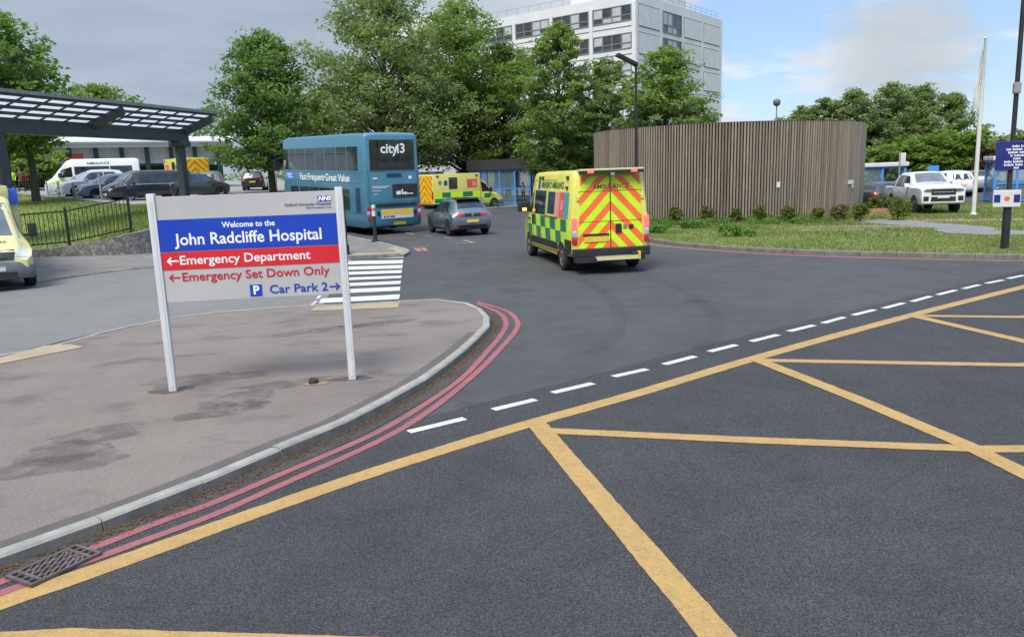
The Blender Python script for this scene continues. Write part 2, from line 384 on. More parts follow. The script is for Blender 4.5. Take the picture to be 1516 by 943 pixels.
def thing(name, label, cat, loc=(0, 0, 0), rz=0, group=None, rx=0):
    o = bpy.data.objects.new(name, None); o.empty_display_size = .2; COL.objects.link(o)
    o.location = loc; o.rotation_euler = (rx, 0, rz); o['label'] = label; o['category'] = cat
    if group: o['group'] = group
    return o
def tag(o, label, cat, group=None, kind=None):
    o['label'] = label; o['category'] = cat
    if group: o['group'] = group
    if kind: o['kind'] = kind
    return o
def struct(o, kind='structure'): o['kind'] = kind; return o
def dup(root, loc=None, rz=None, label=None):
    def cp(o, par):
        c = o.copy(); COL.objects.link(c)
        if par: c.parent = par
        for ch in list(o.children): cp(ch, c)
        return c
    r = cp(root, None)
    if loc is not None: r.location = loc
    if rz is not None: r.rotation_euler = (0, 0, rz)
    if label: r['label'] = label
    return r
def catmull(pts, n=8, closed=False):
    P = [Vector(p) for p in pts]; out = []
    for i in range(len(P)-1):
        a, b, c, d = P[max(i-1, 0)], P[i], P[i+1], P[min(i+2, len(P)-1)]
        for k in range(n):
            t = k/n; out.append(.5*((2*b)+(c-a)*t+(2*a-5*b+4*c-d)*t*t+(-a+3*b-3*c+d)*t**3))
    out.append(P[-1]); return out
def resample(pts, step):
    P = [Vector(p) for p in pts]; L = [0]
    for a, b in zip(P, P[1:]): L.append(L[-1]+(b-a).length)
    n = max(1, round(L[-1]/step)); out = []; j = 0
    for k in range(n+1):
        t = L[-1]*k/n
        while j < len(P)-2 and L[j+1] < t: j += 1
        d = L[j+1]-L[j]; out.append(P[j].lerp(P[j+1], (t-L[j])/d if d > 1e-9 else 0))
    return out
def offset(pts, d):
    out = []
    for i, p in enumerate(pts):
        t = (pts[min(i+1, len(pts)-1)]-pts[max(i-1, 0)]); t.z = 0; t.normalize()
        out.append(Vector((p.x-t.y*d, p.y+t.x*d, p.z)))
    return out
def ribbon(name, pts, w, mat, z=.012, parent=None):
    pts = resample(pts, .07)
    A = offset(pts, w/2); B = offset(pts, -w/2); jt = min(.0022, .02*w)
    for q in A+B: q.x += rnd.gauss(0, jt); q.y += rnd.gauss(0, jt)
    mb = MB(); mb.strip([(p.x, p.y, H(p.x, p.y)+z) for p in A], [(p.x, p.y, H(p.x, p.y)+z) for p in B])
    return mb.build(name, mat, parent)
def kerb(name, pts, mat, w=.15, h=.125, step=.915, side=1, zf=H):
    mb = MB(); P = resample(pts, step)
    for a, b in zip(P, P[1:]):
        t = (b-a).normalized(); a2 = a+t*.006; b2 = b-t*.006; nrm = Vector((-t.y, t.x, 0))*side
        V = []
        dz = rnd.uniform(-.006, .006)
        for p in (a2, b2):
            z = zf(p.x, p.y)+dz; V += [p+Vector((0, 0, z-.05)), p+nrm*.012+Vector((0, 0, z+h-.02)), p+nrm*.03+Vector((0, 0, z+h)), p+nrm*w+Vector((0, 0, z+h)), p+nrm*w+Vector((0, 0, z-.05))]
        mb.add(V, [(0,1,6,5)], 1); mb.add(V, [(1,2,7,6),(2,3,8,7),(3,4,9,8),(0,4,3,2,1),(5,6,7,8,9)])  # front face takes the darker concrete: shade put into its colour, besides dirt
    return mb.build(name, [mat, 'kerb_dirt_shade'])
# ------------------------------------------------------------------ vehicles: lofted bodies, local y forward from the rear bumper, z up
class Loft:
    def __init__(s, keys, crown=.025, step=.1):
        s.k = sorted(keys); s.L = s.k[-1][0]; s.crown = crown
        ys = {round(k[0], 4) for k in s.k}; y = 0
        while y < s.L: ys.add(round(y, 4)); y += step
        s.ys = sorted(ys)
    def par(s, y):
        k = s.k; y = min(max(y, 0), s.L)
        for a, b in zip(k, k[1:]):
            if y <= b[0]:
                t = (y-a[0])/(b[0]-a[0]) if b[0] > a[0] else 0
                return [u+(v-u)*t for u, v in zip(a, b)]
        return k[-1]
    def sec(s, y):
        _, zb, ze, zt, wl, we, wt = s.par(y); r = min(.09, max((zt-ze)*.7, .01))
        return [(0, zb), (wl-.04, zb), (wl, zb+.06), (wl+(we-wl)*.75, zb+(ze-zb)*.5), (we, ze), (wt+(we-wt)*.12, zt-r), (wt-.03, zt-r*.35), (wt-.09, zt), (wt*.5, zt+s.crown*.75), (0, zt+s.crown)]
    def side_x(s, y, z):
        q = s.sec(y)[1:8]
        for a, b in zip(q, q[1:]):
            if a[1] <= z <= b[1]: return a[0]+(b[0]-a[0])*(z-a[1])/max(b[1]-a[1], 1e-6)
        return q[0][0] if z < q[0][1] else q[-1][0]
    def top_z(s, x, y):
        x = abs(x); q = s.sec(y)[4:]
        for a, b in zip(q, q[1:]):
            if b[0] <= x <= a[0]: return b[1]+(a[1]-b[1])*(x-b[0])/max(a[0]-b[0], 1e-6)
        return q[0][1]
    def inside(s, x, y, z): return s.par(y)[1] <= z <= s.top_z(x, y)+1e-4 and abs(x) <= s.side_x(y, z)
    def end_y(s, x, z, front=False):
        y = 0.0
        while y < s.L:
            yy = s.L-y if front else y
            if s.inside(x, yy, z): return yy
            y += .01
        return s.L if front else 0
    def mesh(s, mb, m=None):
        P = []
        for y in s.ys:
            q = s.sec(y); P.append([(x, y, z) for x, z in q]+[(-x, y, z) for x, z in q[-2:0:-1]])
        n = len(P[0]); V = [p for r_ in P for p in r_]
        F = [(i*n+j, i*n+(j+1) % n, (i+1)*n+(j+1) % n, (i+1)*n+j) for i in range(len(P)-1) for j in range(n)]
        F += [tuple(range(n)), tuple(range((len(P)-1)*n, len(P)*n))[::-1]]
        return mb.add(V, F, m)
    def map(s, mode, u, v, side=1, off=.007):
        if mode == 'side': return Vector((side*(s.side_x(u, v)+off), u, v))
        if mode == 'top': return Vector((u, v, s.top_z(u, v)+off))
        if mode == 'rear': return Vector((u, s.end_y(u, v)-off, v))
        return Vector((u, s.end_y(u, v, True)+off, v))
    def patch(s, mb, mode, cor, side=1, nu=8, nv=5, off=.007, m=None):
        P = []
        for i in range(nv+1):
            row = []
            for j in range(nu+1):
                a, b = j/nu, i/nv
                u = (cor[0][0]*(1-a)+cor[1][0]*a)*(1-b)+(cor[3][0]*(1-a)+cor[2][0]*a)*b
                v = (cor[0][1]*(1-a)+cor[1][1]*a)*(1-b)+(cor[3][1]*(1-a)+cor[2][1]*a)*b
                row.append(s.map(mode, u, v, side, off))
            P.append(row)
        return mb.grid(P, m)
    def arch(s, mb, yc, zc, r, side, r0=0, off=.006, m=None, a0=-.25, n=18):
        P = []
        for rr in ([r0, r] if r0 else [.02, r*.5, r]):
            P.append([s.map('side', yc+rr*math.cos(a0+(PI-2*a0)*k/n), max(zc+rr*math.sin(a0+(PI-2*a0)*k/n), s.par(yc)[1]+.0), side, off) for k in range(n+1)])
        return mb.grid(P, m)
WHEELS = {}
def wheel_mesh(r, w, rim, style):
    k = (r, w, rim, style)
    if k in WHEELS: return WHEELS[k]
    t = MB(); t.lathe([(r*.62, -w/2), (r*.9, -w/2), (r*.975, -w*.42), (r, -w*.3), (r, w*.3), (r*.975, w*.42), (r*.9, w/2), (r*.62, w/2), (r*.6, w*.2), (r*.6, -w*.2), (r*.62, -w/2)], 28, axis='X')
    to = t.build("wheel", 'tyre', smooth=40)
    g = MB(); g.lathe([(0.001, w*.36), (r*.12, w*.4), (r*.2, w*.34), (r*.5, w*.38), (r*.6, w*.47), (r*.64, w*.5), (r*.64, w*.3), (0.001, w*.28)], 28, axis='X')
    n = 5 if style == 5 else 9
    for i in range(n):
        a = 2*PI*i/n; g.T = Matrix.Rotation(a, 4, 'X'); g.add([(w*.4, r*.26, -r*(.05)), (w*.42, r*.52, -r*.14), (w*.42, r*.52, r*.14), (w*.4, r*.26, r*.05)], [(0, 1, 2, 3)], 1)
    g.T = Matrix.Identity(4)
    go = g.build("rim", [rim, 'under'], to, smooth=40); WHEELS[k] = (to, go)
    COL.objects.unlink(to); COL.objects.unlink(go)
    return to, go
def wheels(root, pos, r, w, rim='rim', style=5):
    to, go = wheel_mesh(r, w, rim, style)
    for x, y in pos:
        a = to.copy(); COL.objects.link(a); a.parent = root; a.location = (x, y, r); a.rotation_euler = (rnd.uniform(0, 6), 0, 0 if x > 0 else PI)
        b = go.copy(); COL.objects.link(b); b.parent = a
def TX(x, y, z, face='rear'):     # text placement on a face: rear faces -y, front +y, right +x, left -x
    rot = {'rear': (PI/2, 0, 0), 'front': (PI/2, 0, PI), 'right': (PI/2, 0, PI/2), 'left': (PI/2, 0, -PI/2)}[face]
    from mathutils import Euler
    return Matrix.Translation((x, y, z)) @ Euler(rot).to_matrix().to_4x4()
# ------------------------------------------------------------------ foliage
def leaf_cloud(name, centers, radii, n_each, size, mat, parent=None, flat=.6, up=.45, seed=1, kind=None):
    g = np.random.default_rng(seed); c = np.repeat(np.asarray(centers, float), n_each, 0); rr = np.repeat(np.asarray(radii, float), n_each, 0)
    n = len(c); d = g.normal(size=(n, 3)); d /= np.linalg.norm(d, axis=1)[:, None]
    d *= (g.random(n)**.45)[:, None]; d[:, 2] *= flat
    p = c+d*rr[:, None]
    nv = g.normal(size=(n, 3)); nv[:, 2] += up*2; nv /= np.linalg.norm(nv, axis=1)[:, None]
    a = np.cross(nv, g.normal(size=(n, 3))); a /= np.linalg.norm(a, axis=1)[:, None]; b = np.cross(nv, a)
    s = (size*(.65+.7*g.random(n)))[:, None]
    V = np.stack([p-a*s*.5, p+b*s*.32+nv*s*.06, p+a*s*.5-nv*s*.1, p-b*s*.32+nv*s*.06], 1).reshape(-1, 3)
    me = bpy.data.meshes.new(name); me.vertices.add(n*4); me.vertices.foreach_set('co', V.ravel().astype(np.float32))
    me.loops.add(n*4); me.loops.foreach_set('vertex_index', np.arange(n*4, dtype=np.int32))
    me.polygons.add(n); me.polygons.foreach_set('loop_start', np.arange(0, n*4, 4, dtype=np.int32)); me.polygons.foreach_set('loop_total', np.full(n, 4, np.int32))
    me.update(calc_edges=True)
    cs = np.repeat(g.random(len(centers)), n_each)
    sh = np.clip(.55*cs+.45*g.random(n), 0, 1)
    at_ = me.attributes.new("shade", 'FLOAT', 'FACE'); at_.data.foreach_set('value', sh.astype(np.float32))
    me.materials.append(X[mat]); me.validate()
    o = bpy.data.objects.new(name, me); COL.objects.link(o)
    if parent: o.parent = parent
    if kind: o['kind'] = kind
    return o
def tree(label, loc, h, rad, base=.22, mat='leafA', seed=1, dens=1.0, shape='round', leaf=.3, lean=(0, 0), group='trees', name='broadleaf_tree', open_=.0, tr=.022, nclump=None, npl=36, flatp=.46):
    g = random.Random(seed); t = thing(name, label, 'tree', loc, 0, group)
    mb = MB(); top = Vector((lean[0], lean[1], h*.93))
    sp = [Vector((0, 0, -.2))]; 
    for k in range(1, 9):
        f = k/8; sp.append(Vector((lean[0]*f+g.uniform(-.12, .12)*h*.03*k**.5, lean[1]*f+g.uniform(-.12, .12)*h*.03*k**.5, h*.93*f)))
    mb.tube(sp, [h*tr*(1-.9*i/8)+.03 for i in range(9)], 9)
    def prof(f):      # crown half width at height fraction f (0 bottom .. 1 top)
        if shape == 'cone': return (1-f)**.75*(min(1, f*5+.35))
        if shape == 'egg': return math.sin(PI*min(1, (f*.86+.14))**.85)**.55
        if shape == 'wide': return math.sqrt(max(0, 1-(max(f-.32, 0)/.68)**2.2))*(min(1, f*2.2+.55))
        return math.sqrt(max(0, 1-(2*f-1)**2))**.8
    cen = []; rs = []; vol = h*(1-base)
    lob = [(g.uniform(0, 2*PI), g.uniform(.1, .95), g.uniform(.74, 1.1)) for _ in range(12)]
    nl = nclump or int(18+11*dens*(rad*vol)**.5)
    for i in range(nl):
        f = (i+g.random())/nl; f = f**.92; a = i*2.39996+g.uniform(-.5, .5); w = prof(f)*rad; lf = g.uniform(.82, 1.08)
        for la, lz, ls in lob:
            if abs((a-la+PI) % (2*PI)-PI) < .6 and abs(f-lz) < .16: lf *= ls
        q = max(w*lf, .25); z = h*base+vol*f*.99
        inner = g.random() < .28
        if inner: q *= g.uniform(.25, .7)
        def axis(zz):
            k = min(7.999, max(0, zz/(h*.93)*8)); i0 = int(k); return sp[i0].lerp(sp[i0+1], k-i0), k
        ax, k1 = axis(z); p = Vector((ax.x+math.cos(a)*q, ax.y+math.sin(a)*q, z))
        s0 = max(h*base*.75, z-q*(.35+.5*f)-.3); b0, k0 = axis(s0)
        mid = b0.lerp(p, .5)+Vector((0, 0, .09*q)); r0 = h*tr*(1-.88*k0/8)*.34+.015
        mb.tube([b0, mid, p], [r0, r0*.6, .012], 5, cap=False)
        npd = 3+int(q*1.05*dens)
        for j in range(npd):
            tt = 1-.72*(j/npd)**1.1*g.uniform(.75, 1.1); c = (b0.lerp(mid, tt*2) if tt < .5 else mid.lerp(p, tt*2-1))
            sd = g.gauss(0, .16*q+.18); c = c+Vector((-math.sin(a)*sd, math.cos(a)*sd, g.uniform(-.28, .22)-.1*abs(sd)))
            cen.append(c); rs.append(g.uniform(.6, 1.15)*max(.6, min(1.2, rad*.21)))
    topc, _ = axis(h*.93)
    for j in range(4): cen.append(topc+Vector((g.gauss(0, .3), g.gauss(0, .3), -j*.35+.35))); rs.append(.5)
    mb.build('trunk', 'bark', t, smooth=60)
    leaf_cloud('crown', [tuple(c) for c in cen], rs, int(npl*(.3/leaf)**1.2), leaf, mat, t, seed=seed, flat=flatp, up=.75)
    return t
def shrub(label, loc, r, mat='leafF', seed=1, group='clipped shrubs beside the drum'):
    g = random.Random(seed); t = thing('shrub', label, 'shrub', loc, 0, group)
    MB().tube([(0, 0, -.05), (0, 0, r*.9)], [.04, .02], 6).build('stem', 'bark', t)
    cen = []; 
    for i in range(26):
        v = Vector((g.gauss(0, 1), g.gauss(0, 1), g.gauss(0, 1))).normalized()*r*.72*g.uniform(.6, 1)
        cen.append((v.x, v.y, r*1.0+v.z*1.1))
    leaf_cloud('foliage', cen, [r*.34]*26, 36, .1, mat, t, seed=seed, flat=1)
    return t
def tufts(name, pts, hgt, w, mat, seed=3, lean=.5):
    g = np.random.default_rng(seed); p = np.asarray(pts, float); n = len(p)
    a = g.uniform(0, 2*PI, n); d = np.stack([np.cos(a), np.sin(a), 0*a], 1); hh = np.asarray(hgt)*(.5+.9*g.random(n))
    tip = p+np.stack([g.normal(size=n)*lean*hh, g.normal(size=n)*lean*hh, hh], 1)
    V = np.stack([p-d*w, p+d*w, tip], 1).reshape(-1, 3)
    me = bpy.data.meshes.new(name); me.vertices.add(n*3); me.vertices.foreach_set('co', V.ravel().astype(np.float32))
    me.loops.add(n*3); me.loops.foreach_set('vertex_index', np.arange(n*3, dtype=np.int32))
    me.polygons.add(n); me.polygons.foreach_set('loop_start', np.arange(0, n*3, 3, dtype=np.int32)); me.polygons.foreach_set('loop_total', np.full(n, 3, np.int32))
    me.update(calc_edges=True)
    at_ = me.attributes.new("shade", 'FLOAT', 'FACE')
    sh = np.array([.5+.5*noise.noise(Vector((q[0]*.35, q[1]*.35, 0))) for q in p])*.7+.3*g.random(n)
    at_.data.foreach_set('value', np.clip(sh, 0, 1).astype(np.float32))
    me.materials.append(X[mat]); o = bpy.data.objects.new(name, me); COL.objects.link(o); return o
def inpoly(x, y, poly):
    c = False; j = len(poly)-1
    for i in range(len(poly)):
        if (poly[i][1] > y) != (poly[j][1] > y) and x < (poly[j][0]-poly[i][0])*(y-poly[i][1])/(poly[j][1]-poly[i][1])+poly[i][0]: c = not c
        j = i
    return c
def person(label, loc, rz, top, legs, h=1.72, stride=.18, carry=None, hair='cl_dark'):
    t = thing('person', label, 'person', loc, rz)
    s = h/1.75; v = []; e = []; r = []
    def add(p, rad, par=None):
        v.append((p[0]*s, p[1]*s, p[2]*s)); r.append(rad*s)
        if par is not None: e.append((par, len(v)-1))
        return len(v)-1
    pel = add((0, 0, .95), .135); sp = add((0, .01, 1.15), .13, pel); ch = add((0, .02, 1.35), .15, sp); ne = add((0, .02, 1.49), .06, ch); he = add((0, .045, 1.6), .095, ne); add((0, .04, 1.7), .08, he)
    for sd in (-1, 1):
        hp = add((sd*.09, 0, .88), .1, pel); kn = add((sd*.1, sd*stride*.5+.04, .49), .065, hp); an = add((sd*.1, sd*stride-.02, .09), .045, kn); add((sd*.11, sd*stride+.13, .04), .04, an)
        sh = add((sd*.18, .01, 1.41), .07, ch); el = add((sd*.24, -sd*stride*.4-.03, 1.13), .05, sh); wr = add((sd*.24, -sd*stride*.6+.12, .92), .035, el); add((sd*.235, -sd*stride*.6+.17, .83), .04, wr)
    me = bpy.data.meshes.new('body'); me.from_pydata(v, e, []); o = bpy.data.objects.new('body', me); COL.objects.link(o)
    md = o.modifiers.new('s', 'SKIN'); sv = me.skin_vertices[0].data
    for i, q in enumerate(r): sv[i].radius = (q, q*.85)
    sv[0].use_root = True
    ss = o.modifiers.new('u', 'SUBSURF'); ss.levels = 2; ss.render_levels = 2
    dg = bpy.context.evaluated_depsgraph_get(); dg.update(); m2 = bpy.data.meshes.new_from_object(o.evaluated_get(dg))
    bpy.data.objects.remove(o); m2.materials.clear()
    for mt in (legs, top, 'skin', 'black'): m2.materials.append(X[mt])
    for p in m2.polygons:
        z = p.center.z/s; ax = abs(p.center.x)/s
        p.material_index = 3 if z < .07 else (2 if z > 1.5 or (z < .9 and ax > .185) else (1 if z > .9 else 0)); p.use_smooth = True
    b = bpy.data.objects.new('body', m2); COL.objects.link(b); b.parent = t
    hb = MB(); hb.lathe([(.001, .1), (.06, .085), (.09, .04), (.098, -.02), (.09, -.08)], 14); hb.T = Matrix.Identity(4)
    ho = hb.build('hair', hair, t, smooth=60); ho.location = (0, .02*s, 1.66*s); ho.rotation_euler = (-.25, 0, 0); ho.scale = (s, s, s)
    return t
# ------------------------------------------------------------------ ground, roads, kerbs, markings
def uvp(u, v): return Vector((-.95*u+.3*v, .3*u+.95*v, 0))/.9925
def banded(name, mat, us, v0, v1, dz):
    mb = MB(); A = [uvp(u, v0) for u in us]; B = [uvp(u, v1) for u in us]
    zf = lambda u: .045*min(max(u-17, 0), 28)+dz
    mb.strip([(p.x, p.y, zf(u)) for p, u in zip(A, us)], [(p.x, p.y, zf(u)) for p, u in zip(B, us)])
    return struct(mb.build(name, mat))
banded('ground', 'grass', [-2500, 17, 45, 2500], -2500, 2500, -.08)
banded('road', 'road', [-90, 17, 45, 60], -70, 110, 0)
def px(*a, z=0): return [at(x, y, z) for x, y in a]
# box junction surfacing
Apx = px((0, 893), (150, 842), (300, 788), (400, 752), (560, 697), (765, 633), (950, 581), (1120, 530), (1350, 467), (1516, 425))
Apath = [Vector((-6.2, 1.6, 0))]+catmull(Apx, 5)+[Apx[-1]+(Apx[-1]-Apx[-3])*3]
edge = offset(Apath, .95)
mb = MB(); mb.sheet([(p.x, p.y) for p in edge]+[(42, 10), (42, -30), (-14, -30), (-14, -2)], .004)
struct(mb.build('junction_road', 'box'))
old = px((-330, 640), (0, 527), (120, 499), (250, 471), (390, 456), (478, 452), (524, 378), (420, 378), (220, 390), (115, 403), (60, 412), (-160, 446))
mb = MB(); mb.sheet([(p.x, p.y) for p in old], lambda x, y: H(x, y)+.006); struct(mb.build('side_road', 'oldroad'))
# yellow box lines
def yl(pts, w=.19, z=.0068, mat='yellow', nm='yellow_box_line'): return struct(ribbon(nm, resample(pts, .5), w, mat, z))
yl(Apath, .2)
yl(px((793, 626), (1062, 943))+[at(1062, 943)+(at(1062, 943)-at(930, 788))*2], .2, .0088)
yl(px((800, 638), (1100, 652), (1516, 668))+[at(1516, 668)*1+Vector((6, 1.0, 0))], .17, .0095)
yl(px((1122, 534), (1516, 541))+[at(1516, 541)+Vector((6, .9, 0))], .17, .0082)
yl(px((1120, 533), (1260, 588), (1440, 664), (1516, 702))+[at(1516, 702)+(at(1516, 702)-at(1440, 664))*3], .19, .0108)
yl(px((1350, 468), (1516, 470))+[at(1516, 470)+Vector((6, .9, 0))], .17, .0082)
yl(px((1350, 468), (1516, 506))+[at(1516, 506)+(at(1516, 506)-at(1440, 488))*3], .19, .0108)
yl([Vector((-5.5, 3.0, 0))]+px((0, 943), (420, 956), (760, 968)), .2, .0088)
dash = [((605,640),(688,620)),((730,607),(793,592)),((818,582),(878,568)),((908,558),(958,547)),((983,540),(1029,528)),((1050,521),(1090,511)),((1112,506),(1152,496)),((1168,491),(1205,482)),((1218,479),(1250,470)),((1263,467),(1295,459)),((1308,457),(1338,449)),((1350,447),(1378,439)),((1388,437),(1415,430)),((1426,428),(1450,422)),((1460,420),(1485,415)),((1492,413),(1516,408))]
mb = MB()
for a, b in dash:
    P = px(a, b); t = (P[1]-P[0]).normalized(); n = Vector((-t.y, t.x, 0))*.055
    mb.add([P[0]+n+Vector((0,0,.0072)), P[0]-n+Vector((0,0,.0072)), P[1]-n+Vector((0,0,.0072)), P[1]+n+Vector((0,0,.0072))], [(0, 1, 2, 3)])
struct(mb.build('white_dashed_line', 'white_l'))
# traffic island in the foreground
KZ = .1
kp = px((45,807),(183,758),(265,727),(420,662),(500,630),(560,600),(620,568),(660,540),(686,520),(708,500),(725,484),(727,472),(720,460),(696,448),(654,442),(592,445),(520,449),(450,452),(390,455),(250,470),(120,498),(0,525), z=KZ)
for p in kp: p.z = 0
kp = [kp[0]+(kp[0]-kp[1])*3.2, kp[0]+(kp[0]-kp[1])*1.4]+kp+[Vector((-10.6, 10.2, 0)), Vector((-15, 7, 0))]
kpath = catmull(kp, 6)
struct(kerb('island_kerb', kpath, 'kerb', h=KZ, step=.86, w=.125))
inn = offset(kpath, .11)
mb = MB(); mb.sheet([(p.x, p.y) for p in inn]+[(-16, 2)], KZ-.012); struct(mb.build('island_pavement', 'pave'))
tip = min(range(len(kpath)), key=lambda i: (kpath[i]-at(725, 484, 0)).length)
b0, b1 = offset(kpath, .128)[:tip-6], offset(kpath, .27)[:tip-6]
mb = MB(); mb.strip([(p.x, p.y, KZ-.004) for p in b0], [(p.x, p.y, KZ-.004) for p in b1]); struct(mb.build('pavement_edge_strip', 'border'))
g0, g1 = offset(kpath, -.0)[:tip+14], offset(kpath, -.24)[:tip+14]
mb = MB(); mb.strip([(p.x, p.y, .0062) for p in g0], [(p.x, p.y, .0062) for p in g1]); struct(mb.build('gutter_strip', 'gutter'))
rin = catmull([Vector((-5.2, 2.45, 0))]+px((0,863),(138,812),(225,778),(321,743),(420,701),(560,640),(640,592),(690,555),(722,520),(742,496),(749,478),(738,463),(706,450)), 6)
rout = catmull([Vector((-5.05, 2.3, 0))]+px((0,880),(145,826),(225,797),(321,761),(420,717),(560,654),(640,606),(705,553),(738,520),(762,492),(766,477),(750,461),(706,447.5)), 6)
struct(ribbon('red_line', rin, .09, 'red', .0085)); struct(ribbon('red_line', rout, .09, 'red', .0085))
# leaf litter caught in the gutter
lp = []
for i in range(1, tip+6):
    a, b = kpath[i-1], kpath[i]; t = (b-a); n = Vector((t.y, -t.x, 0)).normalized()
    for _ in range(int(t.length*230)): lp.append(tuple(a.lerp(b, rnd.random())+n*(.01+abs(rnd.gauss(0, .075)))+Vector((0, 0, .016))))
lit = leaf_cloud('leaf_litter', lp, [.012]*len(lp), 1, .024, 'litter', up=2.5, seed=5, flat=.15)
tag(lit, 'brown leaf litter and grit caught along the foreground kerb', 'leaf litter', kind='stuff')
# zebra crossing
zy = [(378.2,382.2),(385.3,390.6),(392.9,397.9),(400.3,404.8),(408.4,412.4),(416.2,420.9),(425,430.9),(436.4,443.5)]
mb = MB()
for i, (a, b) in enumerate(zy):
    f = i/7; xl = 524-48*f; xr = 598-6*f; sl = 5*f+1
    P = px((xl, a+sl), (xr, a), (xr-1, b), (xl-4, b+sl)); mb.add([(p.x, p.y, H(p.x, p.y)+.0095) for p in P], [(0, 1, 2, 3)])
for q in (((455,451.5),(461,446.5),(470,446),(464,452)), ((465,443),(470,438.5),(477,438),(472,442.5))):
    mb.add([(p.x, p.y, .0097) for p in px(*q)], [(0, 1, 2, 3)])
struct(mb.build('zebra_crossing', 'white_l'))
for q, z in ((((459,460),(468,453.5),(592,446.5),(589,455)), KZ-.004), (((0,529),(66,511),(104,509),(125,513),(70,524),(0,538)), KZ-.004)):
    mb = MB(); mb.sheet([(p.x, p.y) for p in px(*q, z=KZ)], z); struct(mb.build('tactile_paving', 'tan'))
# north pavement beside the bus and along the stone wall
npth = px((598,376.5),(607,372),(604,369),(583,363),(552,356),(520,350), z=.1)
for p in npth: p.z = 0
nedge = catmull(npth+[Vector((-7.6, 35.6, 0)), Vector((-14.1, 44.8, 0)), Vector((-17.2, 49.5, 0))], 5)
fr = px((-160,444),(0,420),(60,411),(115,402),(220,389), z=.26)+px((400,382),(521,379.5),(598,376.5), z=.1)
for p in fr: p.z = 0
frp = resample(fr, .6)
poly = [(p.x, p.y) for p in offset(frp, .12)]+[(p.x, p.y) for p in offset(nedge, .12)]+[(-14.9, 44.4), (-11.6, 32.5), (at(222, 380, .12).x, at(222, 380, .12).y), (at(56, 388, .2).x, at(56, 388, .2).y), (-24, 22.6)]
mb = MB(); mb.sheet(poly, lambda x, y: H(x, y)+.098); struct(mb.build('far_pavement', 'pave2'))
struct(kerb('far_kerb', frp, 'kerb_dirt_shade', h=.11, step=.6)); struct(kerb('bus_kerb', nedge, 'kerb', h=.11, step=.6))
mb = MB(); mb.sheet([(p.x, p.y) for p in px((517,376),(585,366),(600,370.5),(594,375),(523,378.6), z=.1)], .106); struct(mb.build('tactile_paving', 'tan'))
for d in (-.3, -.5): struct(ribbon('kerbside_yellow_line', offset(frp, d)[:int(len(frp)*.5)], .08, 'tan', .014))
# lane marks beside the bus and the car
for a, b, w in (((570,353),(616,352.5),.1),((607,366),(638,364.6),.1),((598,344),(612,347.5),.1),((627,349),(640,350.5),.1),((657,352.5),(670,354),.1),((686,356),(700,359.5),.12),((674,361),(706,359.5),.12)):
    struct(ribbon('faint_yellow_line', px(a, b), w, 'tan', .012))
for q in (((612,368),(620,367.5),(626,372),(618,373)), ((622,367),(630,367),(634,372),(628,372.5))):
    mb = MB(); mb.sheet([(p.x, p.y) for p in px(*q)], .012); struct(mb.build('faded_red_mark', 'red2'))
# drain grate
dg_ = px((20,853),(120,808),(143,830),(40,872)); dc = sum(dg_, Vector())/4; dx = (dg_[1]-dg_[0]); ang = math.atan2(dx.y, dx.x); dl = dx.length; dw = (dg_[3]-dg_[0]).length
t = thing('drain_grate', 'rusty iron drain grate with slanted slots in the gutter', 'drain', (dc.x, dc.y, 0), ang)
mb = MB(); mb.box((0, 0, .014), (dl, dw, .006)); mb.build('void', 'hole', t)
mb = MB(); w = .022
for y in (-dw/2, dw/2): mb.box((0, y, .022), (dl+w, w, .02))
for x in (-dl/2, dl/2, -dl*.36, dl*.36): mb.box((x, 0, .022), (w, dw, .0196))
mb.build('frame', 'iron', t)
mb = MB()
for k in range(1, 4): mb.box((0, -dw/2+dw*k/4, .0215), (dl*.72, .016, .016))
for k in range(6):
    x = -dl*.3+k*dl*.12
    for j in range(4):
        o = (j % 2)*dl*.06; mb.bar((max(-dl*.35, x+o-.05), -dw/2+dw*j/4, .0205), (min(dl*.35, x+o+.05), -dw/2+dw*(j+1)/4, .0205), .014, .015)
for sx in (-1, 1):
    for k in range(1, 4): mb.box((sx*dl*.43, -dw/2+dw*k/4, .0215), (dl*.14, .016, .0155))
mb.build('bars', 'iron', t)
# damp patches round the posts and scraps on the island
def blob(name, p, rx, ry, rz, mat, z, seed=1, n=40):
    g = random.Random(seed); ph = [g.uniform(0, 6) for _ in range(4)]; P = []
    for k in range(n):
        a = 2*PI*k/n; q = 1+.18*math.sin(2*a+ph[0])+.12*math.sin(3*a+ph[1])+.08*math.sin(7*a+ph[2])+.05*math.sin(11*a+ph[3])
        x, y = rx*q*math.cos(a), ry*q*math.sin(a); P.append((p.x+x*math.cos(rz)-y*math.sin(rz), p.y+x*math.sin(rz)+y*math.cos(rz)))
    mb = MB(); mb.sheet(P, z); return struct(mb.build(name, mat))
SL, SR = at(257, 577, KZ), at(522, 560, KZ)
blob('pavement_stain', SL+Vector((-.05, .02, 0)), .27, .13, .1, 'stain2', KZ-.006, 2)
blob('pavement_stain', SR+Vector((-.03, .03, 0)), .24, .13, .1, 'stain2', KZ-.006, 3)
for q_, rx_, ry_, zz_ in (((350, 592), .5, .34, .0075), ((300, 560), .75, .3, .0078), ((430, 566), .5, .22, .0072), ((95, 668), .5, .3, .0081), ((150, 640), .5, .25, .0084), ((60, 690), .6, .3, .0087), ((330, 605), .5, .25, .009), ((470, 488), .8, .25, .0093), ((560, 478), .8, .2, .0096)):
    blob('pavement_stain', at(*q_, KZ), rx_, ry_, .4, 'stain', KZ-zz_, int(q_[0]))
s_ = at(464, 566, KZ); t = thing('post_stump', 'broken black post stump lying on rusty patch near the sign', 'stump', (s_.x, s_.y, KZ-.012))
